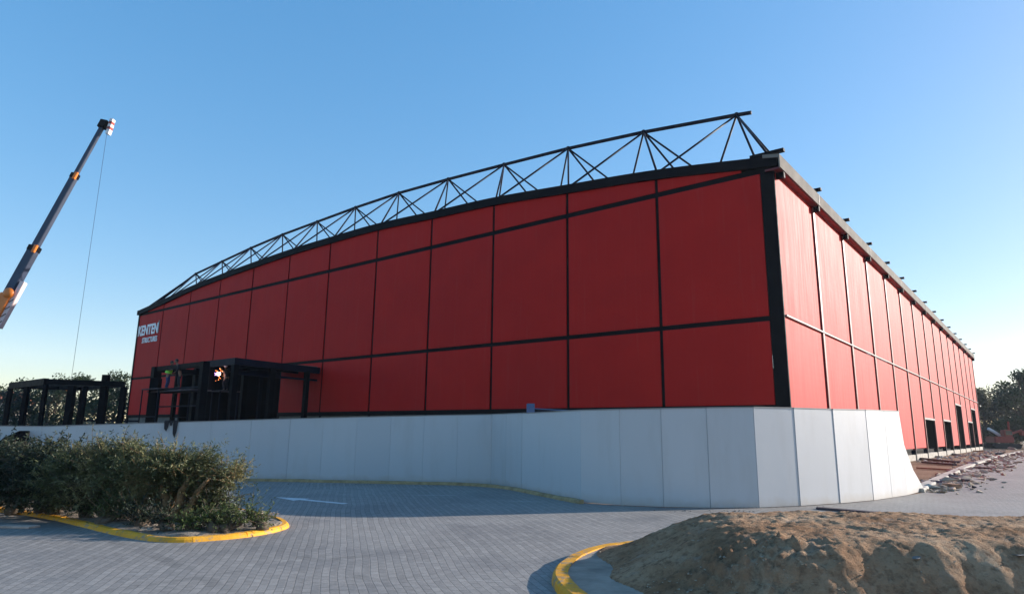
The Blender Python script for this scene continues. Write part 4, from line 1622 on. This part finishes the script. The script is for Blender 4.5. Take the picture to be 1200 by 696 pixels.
# seat on the fence line
A_, B_ = FP[1][0], FP[2][0]
u = (hp_.x - A_.x) / (B_.x - A_.x)
fb = A_.lerp(B_, u)
fh = FP[1][1] + (FP[2][1] - FP[1][1]) * u
d = (B_ - A_).normalized()
nn = V((-d.y, d.x, 0))
jm = MB()
for (x0, x1, dz, bot) in ((-.22, -.06, .0, .30), (-.06, .06, .0, .12), (.06, .22, .0, .52)):
    jm.prism([(x0, -.02, .05), (x1, -.02, .06), (x1 - .02, -.05, -bot * .6), ((x0 + x1) / 2 + .02, -.05, -bot), (x0 + .03, -.05, -bot * .7)], (0, -.03, 0))
jm.box(-.21, .21, -.03, .11, .035, .075)
jm.prism([(-.2, .075, .05), (.2, .075, .05), (.18, .09, -.3), (-.16, .09, -.3)], (0, .02, 0))
o = jm.build('hanging_cloth', DCLOTH, bevel=.01)
o.location = V((fb.x, fb.y, fh))
o.rotation_euler = (0, 0, atan2(d.y, d.x))
tag(o, 'black cloth hanging over the top of the white hoarding below the workers', 'cloth')

# ------------------------------------------------------------------ light
SUN_AZ, SUN_EL = radians(73), radians(16)
w_ = bpy.data.worlds.new('World')
sc.world = w_
w_.use_nodes = True
nt = w_.node_tree
bg = nt.nodes['Background']
sky = nt.nodes.new('ShaderNodeTexSky')
sky.sky_type = 'NISHITA'
sky.sun_disc = False
sky.sun_elevation = SUN_EL
sky.sun_rotation = SUN_AZ
sky.altitude = 0
sky.air_density = 1.0
sky.dust_density = 0.45
sky.ozone_density = 2.0
hsv = nt.nodes.new('ShaderNodeHueSaturation')
hsv.inputs['Saturation'].default_value = 1.9
hsv.inputs['Value'].default_value = 1.6
gam = nt.nodes.new('ShaderNodeGamma')
gam.inputs['Gamma'].default_value = 0.52
nt.links.new(sky.outputs[0], gam.inputs['Color'])
nt.links.new(gam.outputs[0], hsv.inputs['Color'])
tint = nt.nodes.new('ShaderNodeMix')
tint.data_type = 'RGBA'
tint.blend_type = 'MULTIPLY'
tint.inputs[0].default_value = 1
tint.inputs[7].default_value = (1.03, .96, 1.0, 1)
nt.links.new(hsv.outputs[0], tint.inputs[6])
nt.links.new(tint.outputs[2], bg.inputs[0])
bg.inputs[1].default_value = 0.15

sd = bpy.data.lights.new('sun', 'SUN')
sd.energy = 4.4
sd.angle = radians(.6)
sd.color = (1.0, .91, .82)
so = bpy.data.objects.new('sun', sd)
col.objects.link(so)
sv = V((sin(SUN_AZ) * cos(SUN_EL), cos(SUN_AZ) * cos(SUN_EL), sin(SUN_EL)))
so.rotation_euler = sv.to_track_quat('Z', 'Y').to_euler()
so.location = sv * 80

hz_ = MB().box(-150, 215, -6, 215, -1.0, 24).build('haze', bpy.data.materials.new('haze_air'))
hm = hz_.data.materials[0]
hm.use_nodes = True
hm.node_tree.nodes.remove(hm.node_tree.nodes['Principled BSDF'])
pv = hm.node_tree.nodes.new('ShaderNodeVolumePrincipled')
pv.inputs['Color'].default_value = (.80, .88, 1.0, 1)
pv.inputs['Density'].default_value = .00022
pv.inputs['Anisotropy'].default_value = .2
hm.node_tree.links.new(pv.outputs[0], hm.node_tree.nodes['Material Output'].inputs['Volume'])
tag(hz_, kind='stuff')

sc.view_settings.view_transform = 'Standard'
sc.view_settings.look = 'None'
sc.view_settings.exposure = 0.95
sc.view_settings.gamma = 1
sc.render.engine = 'CYCLES'
sc.cycles.max_bounces = 6
sc.cycles.transparent_max_bounces = 8
sc.cycles.use_denoising = True
